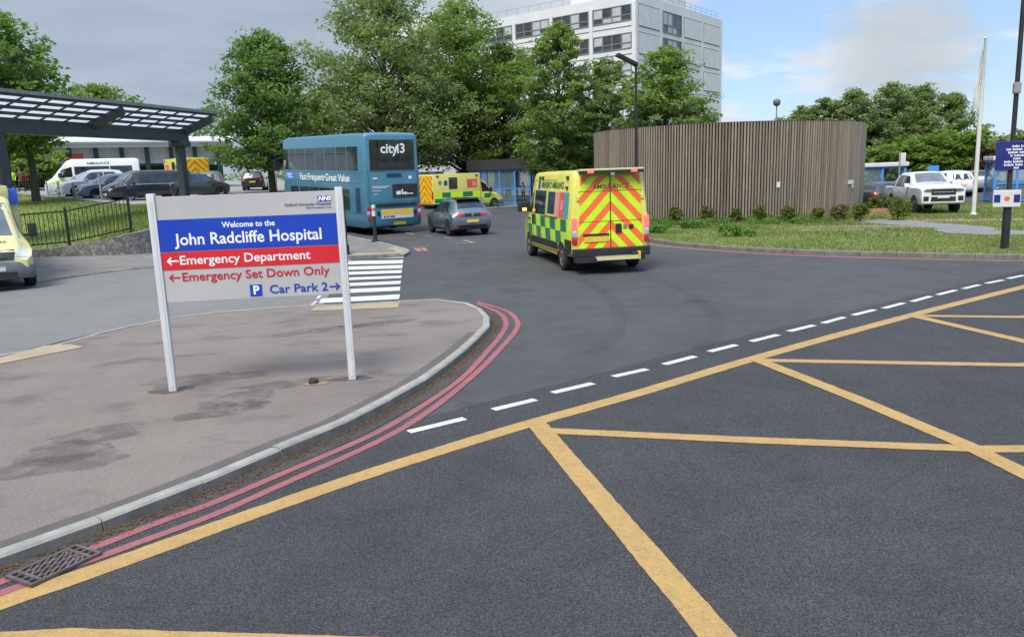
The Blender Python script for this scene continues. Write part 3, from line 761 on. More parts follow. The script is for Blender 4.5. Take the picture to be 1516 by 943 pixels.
mb = MB(); mb.T = Matrix.Rotation(.25, 4, 'Y'); mb.lathe([(.001, -.01), (.062, -.01), (.06, .03), (.05, .06), (.03, .068), (.001, .06)], 14); mb.build('stub', 'black', t, smooth=40)
blob('rust_patch', s_+Vector((.05, -.03, 0)), .14, .07, .1, X['litter'] if False else 'wood', KZ-.006, 8)
for d_, nm in ((-.55, 'a'), (1.05, 'b')):
    P_ = catmull([Vector((2.2+d_, 18.6, 0)), Vector((2.55+d_*1.02, 15.5, 0)), Vector((2.3+d_, 12.6, 0)), Vector((1.6+d_*.95, 10.6, 0))], 8)
    struct(ribbon('tyre_track', P_, .26, 'track', .006 if nm == 'a' else .007))
# ---------------- grass island with the drum
gpx = px((960,358),(1000,364),(1100,372),(1200,377),(1300,380),(1516,384.5))
gpath = catmull([Vector((7, 52, 0)), Vector((4.2, 43, 0)), Vector((3.3, 36, 0)), Vector((3.7, 31, 0))]+gpx+[Vector((19, 15.6, 0)), Vector((30, 10.5, 0)), Vector((48, 4, 0))], 6)
struct(kerb('grass_kerb', gpath, 'kerb_dirt_shade', h=.12, step=.9, w=.14))
GI = [(p.x, p.y) for p in offset(gpath, .12)]+[(60, 36), (27, 41.2), (21, 43.5), (17, 50), (12, 56)]
mb = MB(); mb.sheet(GI, .11); struct(mb.build('grass_verge', 'grass'))
struct(ribbon('red_line', offset(gpath, -.22), .1, 'red2', .005)); struct(ribbon('red_line', offset(gpath, -.42), .1, 'red2', .005))
wp = catmull(px((1285,327),(1340,331),(1420,337),(1516,345), z=.11)+[Vector((30, 22.5, .11))], 6)
mb = MB(); mb.strip([(p.x, p.y, .122) for p in offset(wp, .85)], [(p.x, p.y, .122) for p in offset(wp, -.85)]); struct(mb.build('worn_path', 'path'))
blob('bare_earth', at(1380, 327, .11), 3.6, .9, -.25, 'dirt', .118, 11, 60); blob('bare_earth', at(1300, 336, .11), 2.6, .7, -.35, 'dirt', .117, 12, 60)
blob('bare_earth', at(1240, 340, .11), 1.6, .35, -.3, 'dirt', .116, 14, 60)
# far side pavement by the blue shelter
sp_ = px((655,314),(735,310),(800,305),(880,300)); fk = resample([Vector((-14, 58.5, 0))]+sp_+[Vector((14, 76, 0))], .9)
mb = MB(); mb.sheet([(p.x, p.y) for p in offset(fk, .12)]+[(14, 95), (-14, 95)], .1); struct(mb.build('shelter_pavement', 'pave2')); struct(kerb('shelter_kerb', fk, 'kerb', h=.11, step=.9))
struct(ribbon('tar_seam', px((1195, 800), (1270, 755), (1340, 705), (1430, 662)), .025, 'track', .0058))
struct(ribbon('tar_seam', catmull(px((560, 880), (700, 830), (820, 842), (980, 800)), 6), .02, 'track', .0057))
for i_, (q_, r_) in enumerate((((575, 762), .12), ((1190, 705), .16), ((420, 880), .09), ((860, 500), .3), ((760, 430), .5), ((1050, 450), .5), ((700, 600), .2), ((1300, 880), .12))):
    blob('oil_spot', at(*q_), r_, r_*.7, .4*i_, 'track', .0061, 50+i_)
# ---------------- bank and raised car park
wl_, wr_ = at(56, 388, .2), at(222, 380, .12)
Wp = [(-42, 14, .6), (-24, 22.6, .58), (wl_.x, wl_.y, .58), (wr_.x, wr_.y, 1.02), (-11.6, 32.5, 1.3), (-14.9, 44.6, 1.5), (-15.5, 90, 1.6)]
Ep = [(-80, 84), (-52, 67), (-37.6, 60), (-20, 42), (-19, 46), (-18.3, 54), (-17.5, 90)]
Wc = catmull(Wp, 6); Ec = catmull([(x, y, PZ(x, y)-.05) for x, y in Ep], 6); BG = []
for i in range(13):
    f = i/12; BG.append([w.lerp(e, f)+Vector((0, 0, .06*math.sin(PI*f)+.1*noise.noise(w.lerp(e, f)*.4)*math.sin(PI*f))) for w, e in zip(Wc, Ec)])
mb = MB(); mb.grid(BG); struct(mb.build('grass_bank', 'bank', smooth=60))
BV = [p for r_ in BG for p in r_]
def bank_z(x, y):
    q = sorted(BV, key=lambda p: (p.x-x)**2+(p.y-y)**2)[:3]; w = [1/(.05+(p.x-x)**2+(p.y-y)**2) for p in q]
    return sum(a*p.z for a, p in zip(w, q))/sum(w)
F1 = offset(Ec, 1.6); F2 = [Vector((p.x-20, p.y+70, 0)) for p in Ec]
mb = MB(); mb.strip([(p.x, p.y, PZ(p.x, p.y)+.03) for p in Ec], [(p.x, p.y, PZ(p.x, p.y)+.03) for p in F1]); mb.strip(Ec, [(p.x, p.y, PZ(p.x, p.y)+.03) for p in Ec]); struct(mb.build('car_park_path', 'pave3'))
mb = MB(); mb.sheet([(-82, 82), (-52, 66.5), (-37.6, 59.6), (-20.4, 42.3), (-18.7, 54), (-17.7, 110), (-100, 130)], lambda x, y: PZ(x, y)-.02)
struct(mb.build('car_park', 'pave3'))
# ------------------------------------------------------------------ the welcome sign
sa = math.atan2(SR.y-SL.y, SR.x-SL.x); sw = (SR-SL).length
t = thing('hospital_sign', 'grey and blue hospital welcome sign on two white posts on the island', 'sign', ((SL.x+SR.x)/2, (SL.y+SR.y)/2, KZ-.012), sa)
zt = lambda px_, py_, p: atY(px_, py_, p.y).z-KZ
zTL, zTR = zt(229, 284, SL), zt(492, 287, SR); zBL, zBR = zt(250, 442, SL), zt(507, 437, SR)
ztop = (zTL+zTR)/2; zbot = (zBL+zBR)/2
for sx in (-1, 1):
    mb = MB(); mb.box((sx*sw/2, 0, (ztop+.04)/2), (.088, .088, ztop+.04), ch=.014)
    for y in (-.0455, .0455): mb.box((sx*sw/2, y, (ztop)/2), (.03, .005, ztop-.1))
    mb.build('post', 'signpost', t, smooth=40)
W2 = sw-.09; hh = ztop-zbot
mb = MB(); mb.box((0, 0, zbot+hh/2), (W2, .045, hh), ch=.004)
yf = -.0235
def zpx(f): return ztop-hh*f
# logo and trust name
lx = W2/2
def T(mb, s_, x, z, size, m, align='CENTER', off=0, sx=1.0, shear=0): mb.text(s_, size, TX(x, yf-.0035, z, 'rear'), m, align, off, .0006, sx, shear)
mb.box((lx-.125, yf-.001, zpx(.073)), (.155, .004, .066), m=1)
T(mb, 'NHS', lx-.125, zpx(.073), .066, 2, off=.0035, sx=1.12, shear=.25)
T(mb, 'Oxford University Hospitals', lx-.05, zpx(.121), .047, 3, 'RIGHT', .0002)
T(mb, 'NHS Foundation Trust', lx-.05, zpx(.155), .032, 4, 'RIGHT', .0)
T(mb, '\u2190' if False else '', 0, 0, .1, 4) if False else None
def arrow(mb, x, z, s, m, right=False):
    d = 1 if right else -1; y = yf-.0025; w = s*.15
    def bar(a, b):
        a = Vector((a[0], y, a[1])); b = Vector((b[0], y, b[1])); tt = (b-a).normalized(); n = Vector((-tt.z, 0, tt.x))*w/2
        mb.add([a-n, b-n, b+n, a+n], [(0, 1, 2, 3)], m)
    tipx = x+d*s*.5
    bar((x-d*s*.5, z), (tipx-d*w*.3, z)); yy = y; y = yf-.0029
    bar((tipx-d*s*.36, z+s*.34), (tipx, z-w*.25)); y = yf-.0032; bar((tipx-d*s*.36, z-s*.34), (tipx, z+w*.25))
T(mb, 'Emergency Set Down Only', -W2/2+.2, zpx(.765), .142, 5, 'LEFT', .0018, 1.085); arrow(mb, -W2/2+.125, zpx(.765), .12, 5)
T(mb, 'Car Park 2', W2/2-.16, zpx(.925), .142, 4, 'RIGHT', .0018, 1.1); arrow(mb, W2/2-.085, zpx(.925), .12, 4, True)
mb.box((W2/2-1.0, yf-.001, zpx(.925)), (.14, .004, .14), m=1); T(mb, 'P', W2/2-1.0, zpx(.925), .14, 2, off=.005)
mb.build('panel', ['signgrey', 'blue', 'twhite', 'tblack', 'tblue', 'tred'], t, recalc=False)
mb = MB(); z0, z1 = zpx(.215), zpx(.515); mb.box((0, yf-.0015, (z0+z1)/2), (W2-.004, .005, z0-z1))
yf0 = yf; yf = yf0-.002
T(mb, 'Welcome to the', 0.0, zpx(.285), .092, 1, off=.002, sx=.97); T(mb, 'John Radcliffe Hospital', 0, zpx(.41), .19, 1, off=.003, sx=.965)
mb.build('blue_band', ['blue', 'twhite'], t, recalc=False)
mb = MB(); z0, z1 = zpx(.522), zpx(.69); mb.box((0, yf0-.0012, (z0+z1)/2), (W2-.004, .0046, z0-z1))
T(mb, 'Emergency Department', -W2/2+.195, zpx(.606), .146, 1, 'LEFT', .002, 1.06); arrow(mb, -W2/2+.125, zpx(.606), .125, 1)
mb.build('red_band', ['signred', 'twhite'], t, recalc=False)
# ------------------------------------------------------------------ slatted timber drum
DC = Vector((11.17, 41.1, .1)); DR = 6.62; DHt = 4.22
t = thing('timber_drum', 'large round enclosure clad in weathered vertical timber slats', 'enclosure', DC); t.rotation_euler = (0, .011, 0)
mb = MB(); mb.lathe([(DR-.09, 0), (DR-.09, DHt-.12), (DR-.3, DHt-.12), (DR-.3, 0)], 96); mb.build('lining', 'slat_d', t, smooth=30)
mb = MB(); n = 320; sh = []; g = random.Random(4)
for k in range(n):
    a = 2*PI*k/n; deg = math.degrees(a) % 360
    wide = 304 < deg < 346
    w = .128 if wide else .072
    mb.T = Matrix.Rotation(a, 4, 'Z') @ Matrix.Translation((DR+g.uniform(-.006, .006), 0, 0)); hz_ = DHt
    mb.box((0, 0, hz_/2+.03), (.06 if not wide else .045, w, hz_-.03), ch=0); sh += [g.random()*.8+(.2 if wide else 0)]*6
mb.T = Matrix.Identity(4); o = mb.build('slats', 'slat', t, recalc=False)
cp_ = MB(); cp_.lathe([(DR-.1, DHt+.004), (DR-.1, DHt+.04), (DR+.02, DHt+.04), (DR+.02, DHt+.004)], 96); cp_.build('capping', 'slat_d', t)
o.data.attributes.new('shade', 'FLOAT', 'FACE').data.foreach_set('value', sh)
a = math.radians(318); mb = MB()
mb.T = Matrix.Rotation(math.atan2(-2.6-4.2, .2) if False else math.radians(275), 4, 'Z') @ Matrix.Translation((DR+.045, 0, 0)); mb.box((0, 0, 1.55), (.02, .16, .24)); mb.T = Matrix.Identity(4); mb.build('notice', 'platew', t)
mb = MB(); mb.T = Matrix.Rotation(math.radians(312), 4, 'Z') @ Matrix.Translation((DR+.045, 0, 0)); mb.box((0, 0, 1.55), (.02, .55, .18)); mb.box((0, .2, 1.36), (.02, .16, .14)); mb.T = Matrix.Identity(4); mb.build('notice', 'platew', t)
# ------------------------------------------------------------------ white hospital block
TC = Vector((18.0, 110, 0)); TA = math.radians(52.1); TH = 25.6; LB = 46.9; RB = 28.6
t = thing('hospital_block', 'tall white concrete hospital block with window bands behind the trees', 'building', TC, TA)
mb = MB(); mb.box((RB/2, LB/2, TH/2), (RB, LB, TH)); mb.build('walls', 'wallw', t)
bw = 6.7
def winbox(mb, face, u0, u1, z0, z1, npan, trans=.62):
    # frame bars proud of the wall, glass between; face 'L' is x = 0 (faces -x), 'R' is y = 0 (faces -y)
    def bx(uc, zc, du, dz, d, pr, m):
        if face == 'L': mb.box((-pr+d/2, uc, zc), (d, du, dz), m=m)
        else: mb.box((uc, -pr+d/2, zc), (du, d, dz), m=m)
    bx((u0+u1)/2, (z0+z1)/2, u1-u0, z1-z0, .04, .02, 1)
    zt_ = z0+(z1-z0)*.36
    for k in range(npan):
        a = u0+(u1-u0)*k/npan; b = u0+(u1-u0)*(k+1)/npan
        if rnd.random() < .6: bx((a+b)/2, (zt_+z1)/2, (b-a)*.86, (z1-zt_)*.86, .02, .035, 2)
        if rnd.random() < .3: bx((a+b)/2, (zt_+z0)/2, (b-a)*.86, (zt_-z0)*.8, .02, .035, 2)
    for k in range(npan+1): bx(u0+(u1-u0)*k/npan, (z0+z1)/2, .13, z1-z0, .1, .1, 0)
    for z in (z0, z1, zt_): bx((u0+u1)/2, z, u1-u0+.13, .12, .09, .092, 0)
for i in range(6):
    zt_ = TH-1.35-3.6*i
    for k in range(7):
        mb = MB(); u0 = .75+k*bw; winbox(mb, 'L', u0, u0+5.9, zt_-1.95, zt_, 4)
        mb.build('window', ['wframe', 'winglass', 'blind'], t)
    for k in range(4):
        u0 = .75+k*6.95
        if k == 1:
            mb = MB(); winbox(mb, 'R', u0, u0+5.9, zt_-2.75, zt_+.05, 4); mb.build('window', ['wframe', 'winglass', 'blind'], t)
        else:
            mb = MB(); mb.box((u0+2.95, .03, zt_-1.35), (6.06, .1, 2.96), m=1); mb.box((u0+2.95, -.03, zt_-1.35), (5.8, .1, 2.7)); mb.build('infill_panel', ['wallp', 'joint'], t)
for i in range(6):
    mb = MB(); zt_ = TH-1.35-3.6*i-1.95; mb.box((-.02, LB/2, zt_-.75), (.1, LB-.9, .05)); mb.build('spandrel_joint', 'joint', t)
mb = MB()
for k in range(8): mb.box((-.06, .36+k*bw-.02, TH/2-.5), (.14, .55, TH-1.2))
mb.build('pilasters', 'wallw', t)
mb = MB(); mb.box((9.5, 6.2, TH+.75), (16, 10.2, 1.5)); mb.box((12, 41, TH+1.6), (20, 13, 3.2)); mb.build('plant_room', 'wallw', t)
mb = MB()
for x in np.arange(.4, RB, 1.9): mb.tube([(x, .4, TH), (x, .4, TH+1.0)], .03, 5)
for z in (.55, 1.0): mb.tube([(.4, .4, TH+z), (RB-.3, .4, TH+z)], .025, 5)
for y in np.arange(12, 36, 2.): mb.tube([(.4, y, TH), (.4, y, TH+1.0)], .03, 5)
mb.tube([(.4, 12, TH+1.0), (.4, 36, TH+1.0)], .025, 5)
mb.build('railing', 'concrete', t)
mb = MB(); mb.tube([(0.5, 41, TH-3), (-.6, 41.2, TH-2), (-.6, 41.2, TH+2.6)], .32, 10); mb.build('flue', 'concrete', t, smooth=40)
mb = MB(); q = Vector((3, 34.5, TH))
mb.tube([q, q+Vector((0, 0, 4.2))], .09, 6); mb.tube([q+Vector((0, 3.2, 0)), q+Vector((0, 3.2, 4.6))], .07, 6)
for dz in (1.9, 2.9, 3.7): mb.tube([q+Vector((0, -1.3, dz)), q+Vector((0, 1.3, dz))], .06, 5)
for y, dz in ((-1.2, 2.4), (0, 2.9), (1.2, 2.9)): mb.box(q+Vector((-.2, y, dz)), (.25, .4, 1.2))
mb.build('antenna', 'wframe', t)
# low building behind the trees
t = thing('low_building', 'low pale hospital wing with dark fascia under the trees', 'building', (-4, 84, 0), 0)
mb = MB(); mb.box((0, 4, 3.2), (38, 8, 6.4)); mb.build('walls', 'edwall', t)
mb = MB(); mb.box((6, -.3, 4.3), (14, .7, 1.1)); mb.box((-12, -.3, 4.6), (8, .7, .9)); mb.build('fascia', 'fascia', t)
for k in range(9):
    mb = MB(); mb.box((-16+k*4, -.03, 2.2), (2.6, .1, 1.7), m=1)
    for x in (-1.3, 0, 1.3): mb.box((-16+k*4+x, -.07, 2.2), (.1, .12, 1.8))
    for z in (1.35, 3.05): mb.box((-16+k*4, -.065, z), (2.7, .11, .1))
    mb.build('window', ['wframe', 'winglass'], t)
# ------------------------------------------------------------------ emergency department entrance building
e0 = atY(92, 215, 72); e1 = atY(346, 215, 80); e0.z = e1.z = 0
ea = math.atan2(e1.y-e0.y, e1.x-e0.x); el = (e1-e0).length+6
ez = PZ(-35, 72)-.03
t = thing('emergency_entrance', 'white emergency department building with curved canopy on green columns', 'building', (e0.x-6*math.cos(ea), e0.y-6*math.sin(ea), ez), ea)
zc = 2.5+(280-221)*74/1161-ez; ztp = 2.5+(280-208)*74/1161-ez
mb = MB(); P = []
for k in range(13):
    f = k/12; P.append((-.2+.0*f-1.2*math.sin(PI*f*.5)*0, zc+(ztp-zc)*f))
prof = [(0, zc+.25), (-.28, zc+.3), (-.42, zc+.45), (-.38, zc+.6), (-.1, zc+.75), (1.2, zc+1.0), (3.5, ztp), (9, ztp+.2), (9, zc), (0, zc)]
n = len(prof); V = [(x, y, z) for x in (0, el) for y, z in prof]
mb.add(V, [(i, (i+1) % n, (i+1) % n+n, i+n) for i in range(n)]+[tuple(range(n)), tuple(range(n, 2*n))[::-1]]); mb.build('canopy_roof', 'edroof', t)
for k in range(9):
    x = 2.2+k*(el-3)/8.3; mb = MB(); mb.tube([(x, .7, 0), (x, .7, zc)], .2, 12); mb.build('column', 'edgreen', t, smooth=40)
mb = MB(); mb.box((el/2, 9, zc/2), (el, .3, zc)); mb.build('wall', 'edwall', t)
mb = MB(); mb.box((el/2, 1.35, zc-.75), (el-1, .3, 1.5)); mb.build('fascia', 'edwall', t)
mb = MB(); mb.box((el/2, 3.35, (zc-1.7)/2), (el-1, .1, zc-1.7), m=1)
for x in np.arange(.8, el, 1.6): mb.box((x, 3.28, (zc-1.6)/2), (.09, .12, zc-1.65))
mb.box((el/2, 3.27, 1.9), (el-1.2, .1, .1)); mb.build('glazed_front', ['edgreen', 'edglass'], t)
mb = MB(); mb.box((el*.33, 1.18, zc-.75), (1.5, .04, .5)); mb.build('red_notice', 'poster_r', t)
# ------------------------------------------------------------------ steel and glass canopy
c0, c1 = Vector((-18.9, 30, 0)), Vector((-16.2, 40, 0)); cd = (c1-c0).normalized(); ca = math.atan2(cd.y, cd.x)
cz = bank_z(c1.x, c1.y)
t = thing('steel_canopy', 'dark steel canopy with glazed roof over the walkway', 'canopy', (c1.x, c1.y, cz), ca)
bz = 4.69-cz; c0z = bank_z(c0.x, c0.y)-cz; cl = (c1-c0).length
mb = MB(); mb.box((0, 0, (bz-.0)/2-.1), (.36, .36, bz+.2), ch=.03); mb.box((0, 0, bz-.12), (.8, .75, .3), ch=.1); mb.build('post', 'gunmetal', t)
mb = MB(); mb.box((-cl, 0, (bz+c0z)/2-.1), (.42, .4, bz-c0z+.2), ch=.03); mb.build('post', 'gunmetal', t)
mb = MB(); mb.box((-8.8, 0, bz+.27), (18.6, .42, .54), ch=.02); mb.build('main_beam', 'gunmetal', t)
zr = lambda y: bz+.62+(-y)*.32            # roof rises from the beam towards the road side (-y)
for x in (.35, -5.7, -11.8):
    mb = MB(); mb.bar((x, .25, zr(.0)-.32), (x, -1.75, zr(-1.75)-.16), .2, .3); mb.build('arm', 'gunmetal', t)
mb = MB()
for y in np.linspace(.2, -1.85, 5): mb.box((-8.6, y, zr(y)+.0), (18.4, .07, .12))
mb.build('purlins', 'gunmetal', t)
mb = MB()
for x in np.arange(.5, -17.8, -1.22): mb.bar((x, .25, zr(.25)+.055), (x, -1.88, zr(-1.88)+.055), .05, .06)
mb.build('glazing_bars', 'gunmetal', t)
mb = MB(); mb.add([(.55, .3, zr(.3)+.1), (.55, -1.93, zr(-1.93)+.1), (-17.8, -1.93, zr(-1.93)+.1), (-17.8, .3, zr(.3)+.1), (.55, .3, zr(.3)+.115), (.55, -1.93, zr(-1.93)+.115), (-17.8, -1.93, zr(-1.93)+.115), (-17.8, .3, zr(.3)+.115)], [(0,1,2,3),(4,5,6,7),(0,1,5,4),(1,2,6,5),(2,3,7,6),(3,0,4,7)]); mb.build('roof_glazing', 'rglaze', t)
mb = MB(); mb.box((-8.6, -1.96, zr(-1.96)+.06), (18.6, .06, .13)); mb.build('eaves_trim', 'concrete', t)
# ------------------------------------------------------------------ stone retaining wall and railings
seg = [Vector(p) for p in Wp[1:6]]; wcs = catmull(seg, 8)
mb = MB(); A = offset(wcs, -.16); B = offset(wcs, .16)
g = random.Random(3)
top = [w.z+.04+g.uniform(-.02, .02) for w in wcs]; nn = len(wcs)
V = [(p.x, p.y, H(p.x, p.y)-.05) for p in A]+[(p.x, p.y, z) for p, z in zip(A, top)]+[(p.x, p.y, z) for p, z in zip(B, top)]
mb.add(V, [f for i in range(nn-1) for f in ((i, i+1, nn+i+1, nn+i), (nn+i, nn+i+1, 2*nn+i+1, 2*nn+i))]); o = mb.build('stone_wall', 'stone'); tag(o, 'low rubble stone retaining wall below the railings', 'wall')
fl = resample([q for q in offset(wcs, .3) if q.y < 27.6 and q.x < wr_.x+1.6], 2.15)
t = thing('railing_fence', 'black iron railing fence along the top of the stone wall', 'fence', fl[0])
b = fl[0]
for p in fl: 
    mb = MB(); q = p-b; mb.box((q.x, q.y, q.z+.62), (.07, .07, 1.36)); mb.build('post', 'blackm', t)
mb = MB(); rl = MB()
for p, q in zip(fl, fl[1:]):
    for z in (.16, 1.18): rl.bar(p-b+Vector((0, 0, z)), q-b+Vector((0, 0, z)), .03, .045)
    n = 15
    for k in range(1, n): r_ = p.lerp(q, k/n)-b; mb.box((r_.x, r_.y, r_.z+.66), (.017, .017, 1.1))
rl.build('rails', 'blackm', t); mb.build('bars', 'blackm', t)
# ------------------------------------------------------------------ lamp columns
def lamp(name, label, loc, h, r0, arm=None, mat='blackm', head='slab'):
    t = thing(name, label, 'lamp post', loc)
    mb = MB(); mb.lathe([(r0*1.5, -.1), (r0*1.5, 1.1), (r0*1.05, 1.25), (r0, h*.5), (r0*.75, h)], 14); mb.build('column', mat, t, smooth=40)
    mb = MB()
    if head == 'slab':
        e = Vector(arm); mb.box((0, 0, h+.02), (.16, .16, .14), ch=.02); d = e.normalized()
        mb.bar((0, 0, h+.03), e+Vector((0, 0, h)), .26, .1); mb.build('lantern', mat, t)
    else:
        mb.lathe([(.05, h), (.2, h+.08), (.26, h+.3), (.22, h+.42), (.08, h+.5), (.001, h+.52)], 16); mb.build('lantern', 'bumper', t, smooth=50)
    return t
lb = xz(943, 30, .1); lt = atY(941, 97, 30)
lamp('street_lamp', 'tall slim black street lamp in front of the timber drum', (lb.x, lb.y, .1), lt.z-.1, .055, (-.72, -.25, .36))
q = xz(1146.5, 56, 0); lamp('street_lamp', 'grey lamp post rising behind the timber drum', (q.x, q.y, 0), atY(1146, 158, 56).z, .06, head='pot', mat='concrete')
# black posts by the bus
def bollard(label, p, h, band=True, r=.075):
    t = thing('bollard', label, 'bollard', p)
    mb = MB(); mb.lathe([(r*2.2, 0), (r*2.2, .05), (r*1.1, .07), (r, .12), (r, h*.68), (r*.9, h*.7)], 16); mb.build('post', 'blackm', t, smooth=35)
    mb = MB(); mb.lathe([(r*.98, h*.7), (r*.98, h*.84)], 16); mb.lathe([(r*.98, h*.84), (r*.98, h*.92)], 16, m=1); mb.lathe([(r*.98, h*.92), (r*.9, h*.985), (r*.4, h), (.001, h)], 16, m=2); mb.build('reflective_cap', ['white', 'poster_r', 'white'], t, smooth=35)
p = at(556, 358, .1); bollard('black bollard with reflective top on the kerb behind the bus', (p.x, p.y, .1), 1.42)
p = at(513, 377, .1); t = thing('signal_pole', 'thin black pole beside the right post of the welcome sign', 'pole', (p.x, p.y, .1))
mb = MB(); mb.lathe([(.11, 0), (.11, .3), (.065, .35), (.06, 2.0), (.05, 2.05), (.001, 2.06)], 14); mb.build('shaft', 'blackm', t, smooth=35)
mb = MB(); mb.box((0, 0, 1.9), (.16, .16, .2), ch=.02); mb.build('collar', 'black', t)
# ------------------------------------------------------------------ blue direction sign on black column, right edge
p = at(1487, 368, .11); t = thing('signpost', 'tall black column carrying a navy sign and small white sign', 'signpost', (p.x, p.y, .1), R(-24))
zq = lambda y, x=1500: atY(x, y, p.y).z-.1
mb = MB(); mb.lathe([(.1, -.1), (.1, zq(302)), (.085, zq(297)), (.06, zq(290)), (.055, zq(0)+1.2)], 14); mb.build('column', 'blackm', t, smooth=35)
mb = MB(); z0, z1 = zq(252), zq(209); mb.box((.12, -.1, (z0+z1)/2), (.98, .05, z1-z0), ch=.02)
g = random.Random(9); zz = z1-.14
for words in ((3, 1), (2, 4, 2), (4, 3), (1, 4), (3,), (3, 4, 2), (4, 3, 2), (2,)):
    tot = sum(w*.055+.03 for w in words); x = .12-tot/2
    for w in words:
        for k in range(w*2):
            mb.box((x+k*.0275+.012, -.127, zz+(.006 if k % 3 == 0 else 0)), (.018, .004, .045+(.012 if k % 3 == 0 else 0)), m=1)
        x += w*.055+.03
    zz -= .078
mb.build('navy_board', ['navy', 'twhite'], t)
mb = MB(); z0, z1 = zq(306), zq(281); mb.box((-.05, -.13, (z0+z1)/2), (.62, .05, z1-z0), ch=.03)
zc_ = (z0+z1)/2; mb.box((-.27, -.157, zc_), (.14, .006, .2), m=1); mb.box((.17, -.157, zc_), (.14, .006, .2), m=1); mb.lathe([(.001, 0)], 4) if False else None
mb.T = Matrix.Translation((-.05, -.158, zc_)) @ Matrix.Rotation(PI/2, 4, 'X'); mb.lathe([(.001, .004), (.06, .004), (.06, -.002), (.001, -.002)], 14, m=2); mb.T = Matrix.Identity(4)
mb.build('small_board', ['white', 'navy', 'poster_r'], t)
mb = MB(); mb.box((.0, -.02, zq(131)), (.18, .2, .28), ch=.05); mb.build('control_box', 'concrete', t)
# flagpole
p = at(1441, 318, .11); fh = atY(1464, 58, p.y).z
t = thing('flagpole', 'white flagpole with a limp flag on the grass verge', 'flagpole', (p.x, p.y, .1))
mb = MB(); mb.lathe([(.16, 0), (.16, .05), (.085, .08), (.08, fh*.6), (.045, fh-.1), (.07, fh-.06), (.001, fh)], 14); mb.build('pole', 'white', t, smooth=40)
mb = MB(); P = []
for i in range(15):
    z = fh-.45-i*.165; row = []
    for j in range(9):
        f = j/8; row.append((-.05-f*(.05+.018*i)*(1-.15*math.sin(i*.5)), .1*math.sin(f*14+i*.15)*(.3+f*.7), z-.22*f-.05*math.sin(f*9)))
    P.append(row)
mb.grid(P, 0); mb.box((0, 0, -50), (.001, .001, .001)) if False else None
o = mb.build('flag', ['white'], t, smooth=80)
# ------------------------------------------------------------------ blue framed glass shelters
def shelter(label, loc, rz, L, D, Ht, bays, roof='shblue', fasc=None, cat='shelter'):
    t = thing('glass_shelter', label, cat, loc, rz)
    mb = MB()
    for k in range(bays+1):
        for y in (0, D): mb.box((-L/2+L*k/bays, y, Ht/2), (.12, .12, Ht))
    for y in (0, D):
        for z in (.12, Ht*.46, Ht-.06): mb.box((0, y, z), (L-.12, .09, .1))
    for x in (-L/2, L/2):
        for z in (.12, Ht*.46, Ht-.06): mb.box((x, D/2, z), (.09, D-.12, .1))
    mb.build('frame', 'shblue', t)
    mb = MB()
    for k in range(bays):
        if k != bays-1 or bays < 3: mb.box((-L/2+L*(k+.5)/bays, 0, Ht/2), (L/bays-.12, .012, Ht-.2))
        mb.box((-L/2+L*(k+.5)/bays, D, Ht/2), (L/bays-.12, .012, Ht-.2))
    for x in (-L/2, L/2): mb.box((x, D/2, Ht/2), (.012, D-.12, Ht-.2))
    mb.build('glass', 'cglass', t)
    mb = MB(); mb.box((0, D/2, Ht+.12), (L+.35, D+.35, .24), ch=.06); mb.build('roof', roof, t)
    if fasc:
        mb = MB(); mb.box((0, -.1, Ht+.55), (L+.3, .12, .62)); mb.build('fascia', fasc, t)
    mb = MB(); mb.box((0, D-.35, .45), (L*.8, .3, .05)); mb.build('bench', 'concrete', t)
    return t
p = xz(741, 64, .1); shelter('blue framed glass shelter with dark roof fascia under the trees', (p.x, p.y, .1), R(-6), 4.9, 1.8, 2.75, 4, 'fascia', 'fascia')
p = xz(1288, 47, .0); shelter('blue shelter with pale roof beyond the timber drum', (p.x, p.y, 0), R(-18), 3.6, 1.6, 2.15, 3, 'white')
p = xz(1520, 43, .0); shelter('blue kiosk shelter behind the navy signpost', (p.x, p.y, 0), R(-20), 3.2, 2.2, 2.3, 3, 'white')
# bus stop pole, blue panel
p = xz(1329, 45.5, .0); t = thing('bus_stop_pole', 'slim bus stop flag pole beside the pale roofed shelter', 'bus stop', (p.x, p.y, 0), R(-20))
mb = MB(); mb.tube([(0, 0, 0), (0, 0, 3.0)], .045, 8); mb.build('pole', 'concrete', t); mb = MB(); mb.box((.12, 0, 2.6), (.34, .04, .62)); mb.build('flag', 'white', t)
p = xz(1382, 52, 1.7); t = thing('blue_panel_sign', 'small blue panel sign above the white pickup', 'sign', (p.x, p.y, 0), R(-20))
mb = MB(); mb.box((0, 0, 1.78), (.62, .06, .56), ch=.02); mb.build('panel', 'shblue', t); mb = MB()
for x in (-.22, .22): mb.tube([(x, .06, 0), (x, .06, 2.0)], .03, 8)
mb.build('posts', 'concrete', t)
# timber edging by the path
p = at(1298, 322, .11); t = thing('timber_planter', 'low timber planter edging at the end of the shrubs', 'planter', (p.x, p.y, .1), R(-20))
mb = MB()
for z in (.1, .29): mb.box((0, 0, z), (1.35, .09, .18), ch=.01)
mb.build('planks', 'wood', t); mb = MB()
for x in (-.7, .7): mb.box((x, .02, .22), (.09, .1, .46), ch=.01)
mb.build('posts', 'wood', t)
for x in (-.55, .8):
    pass
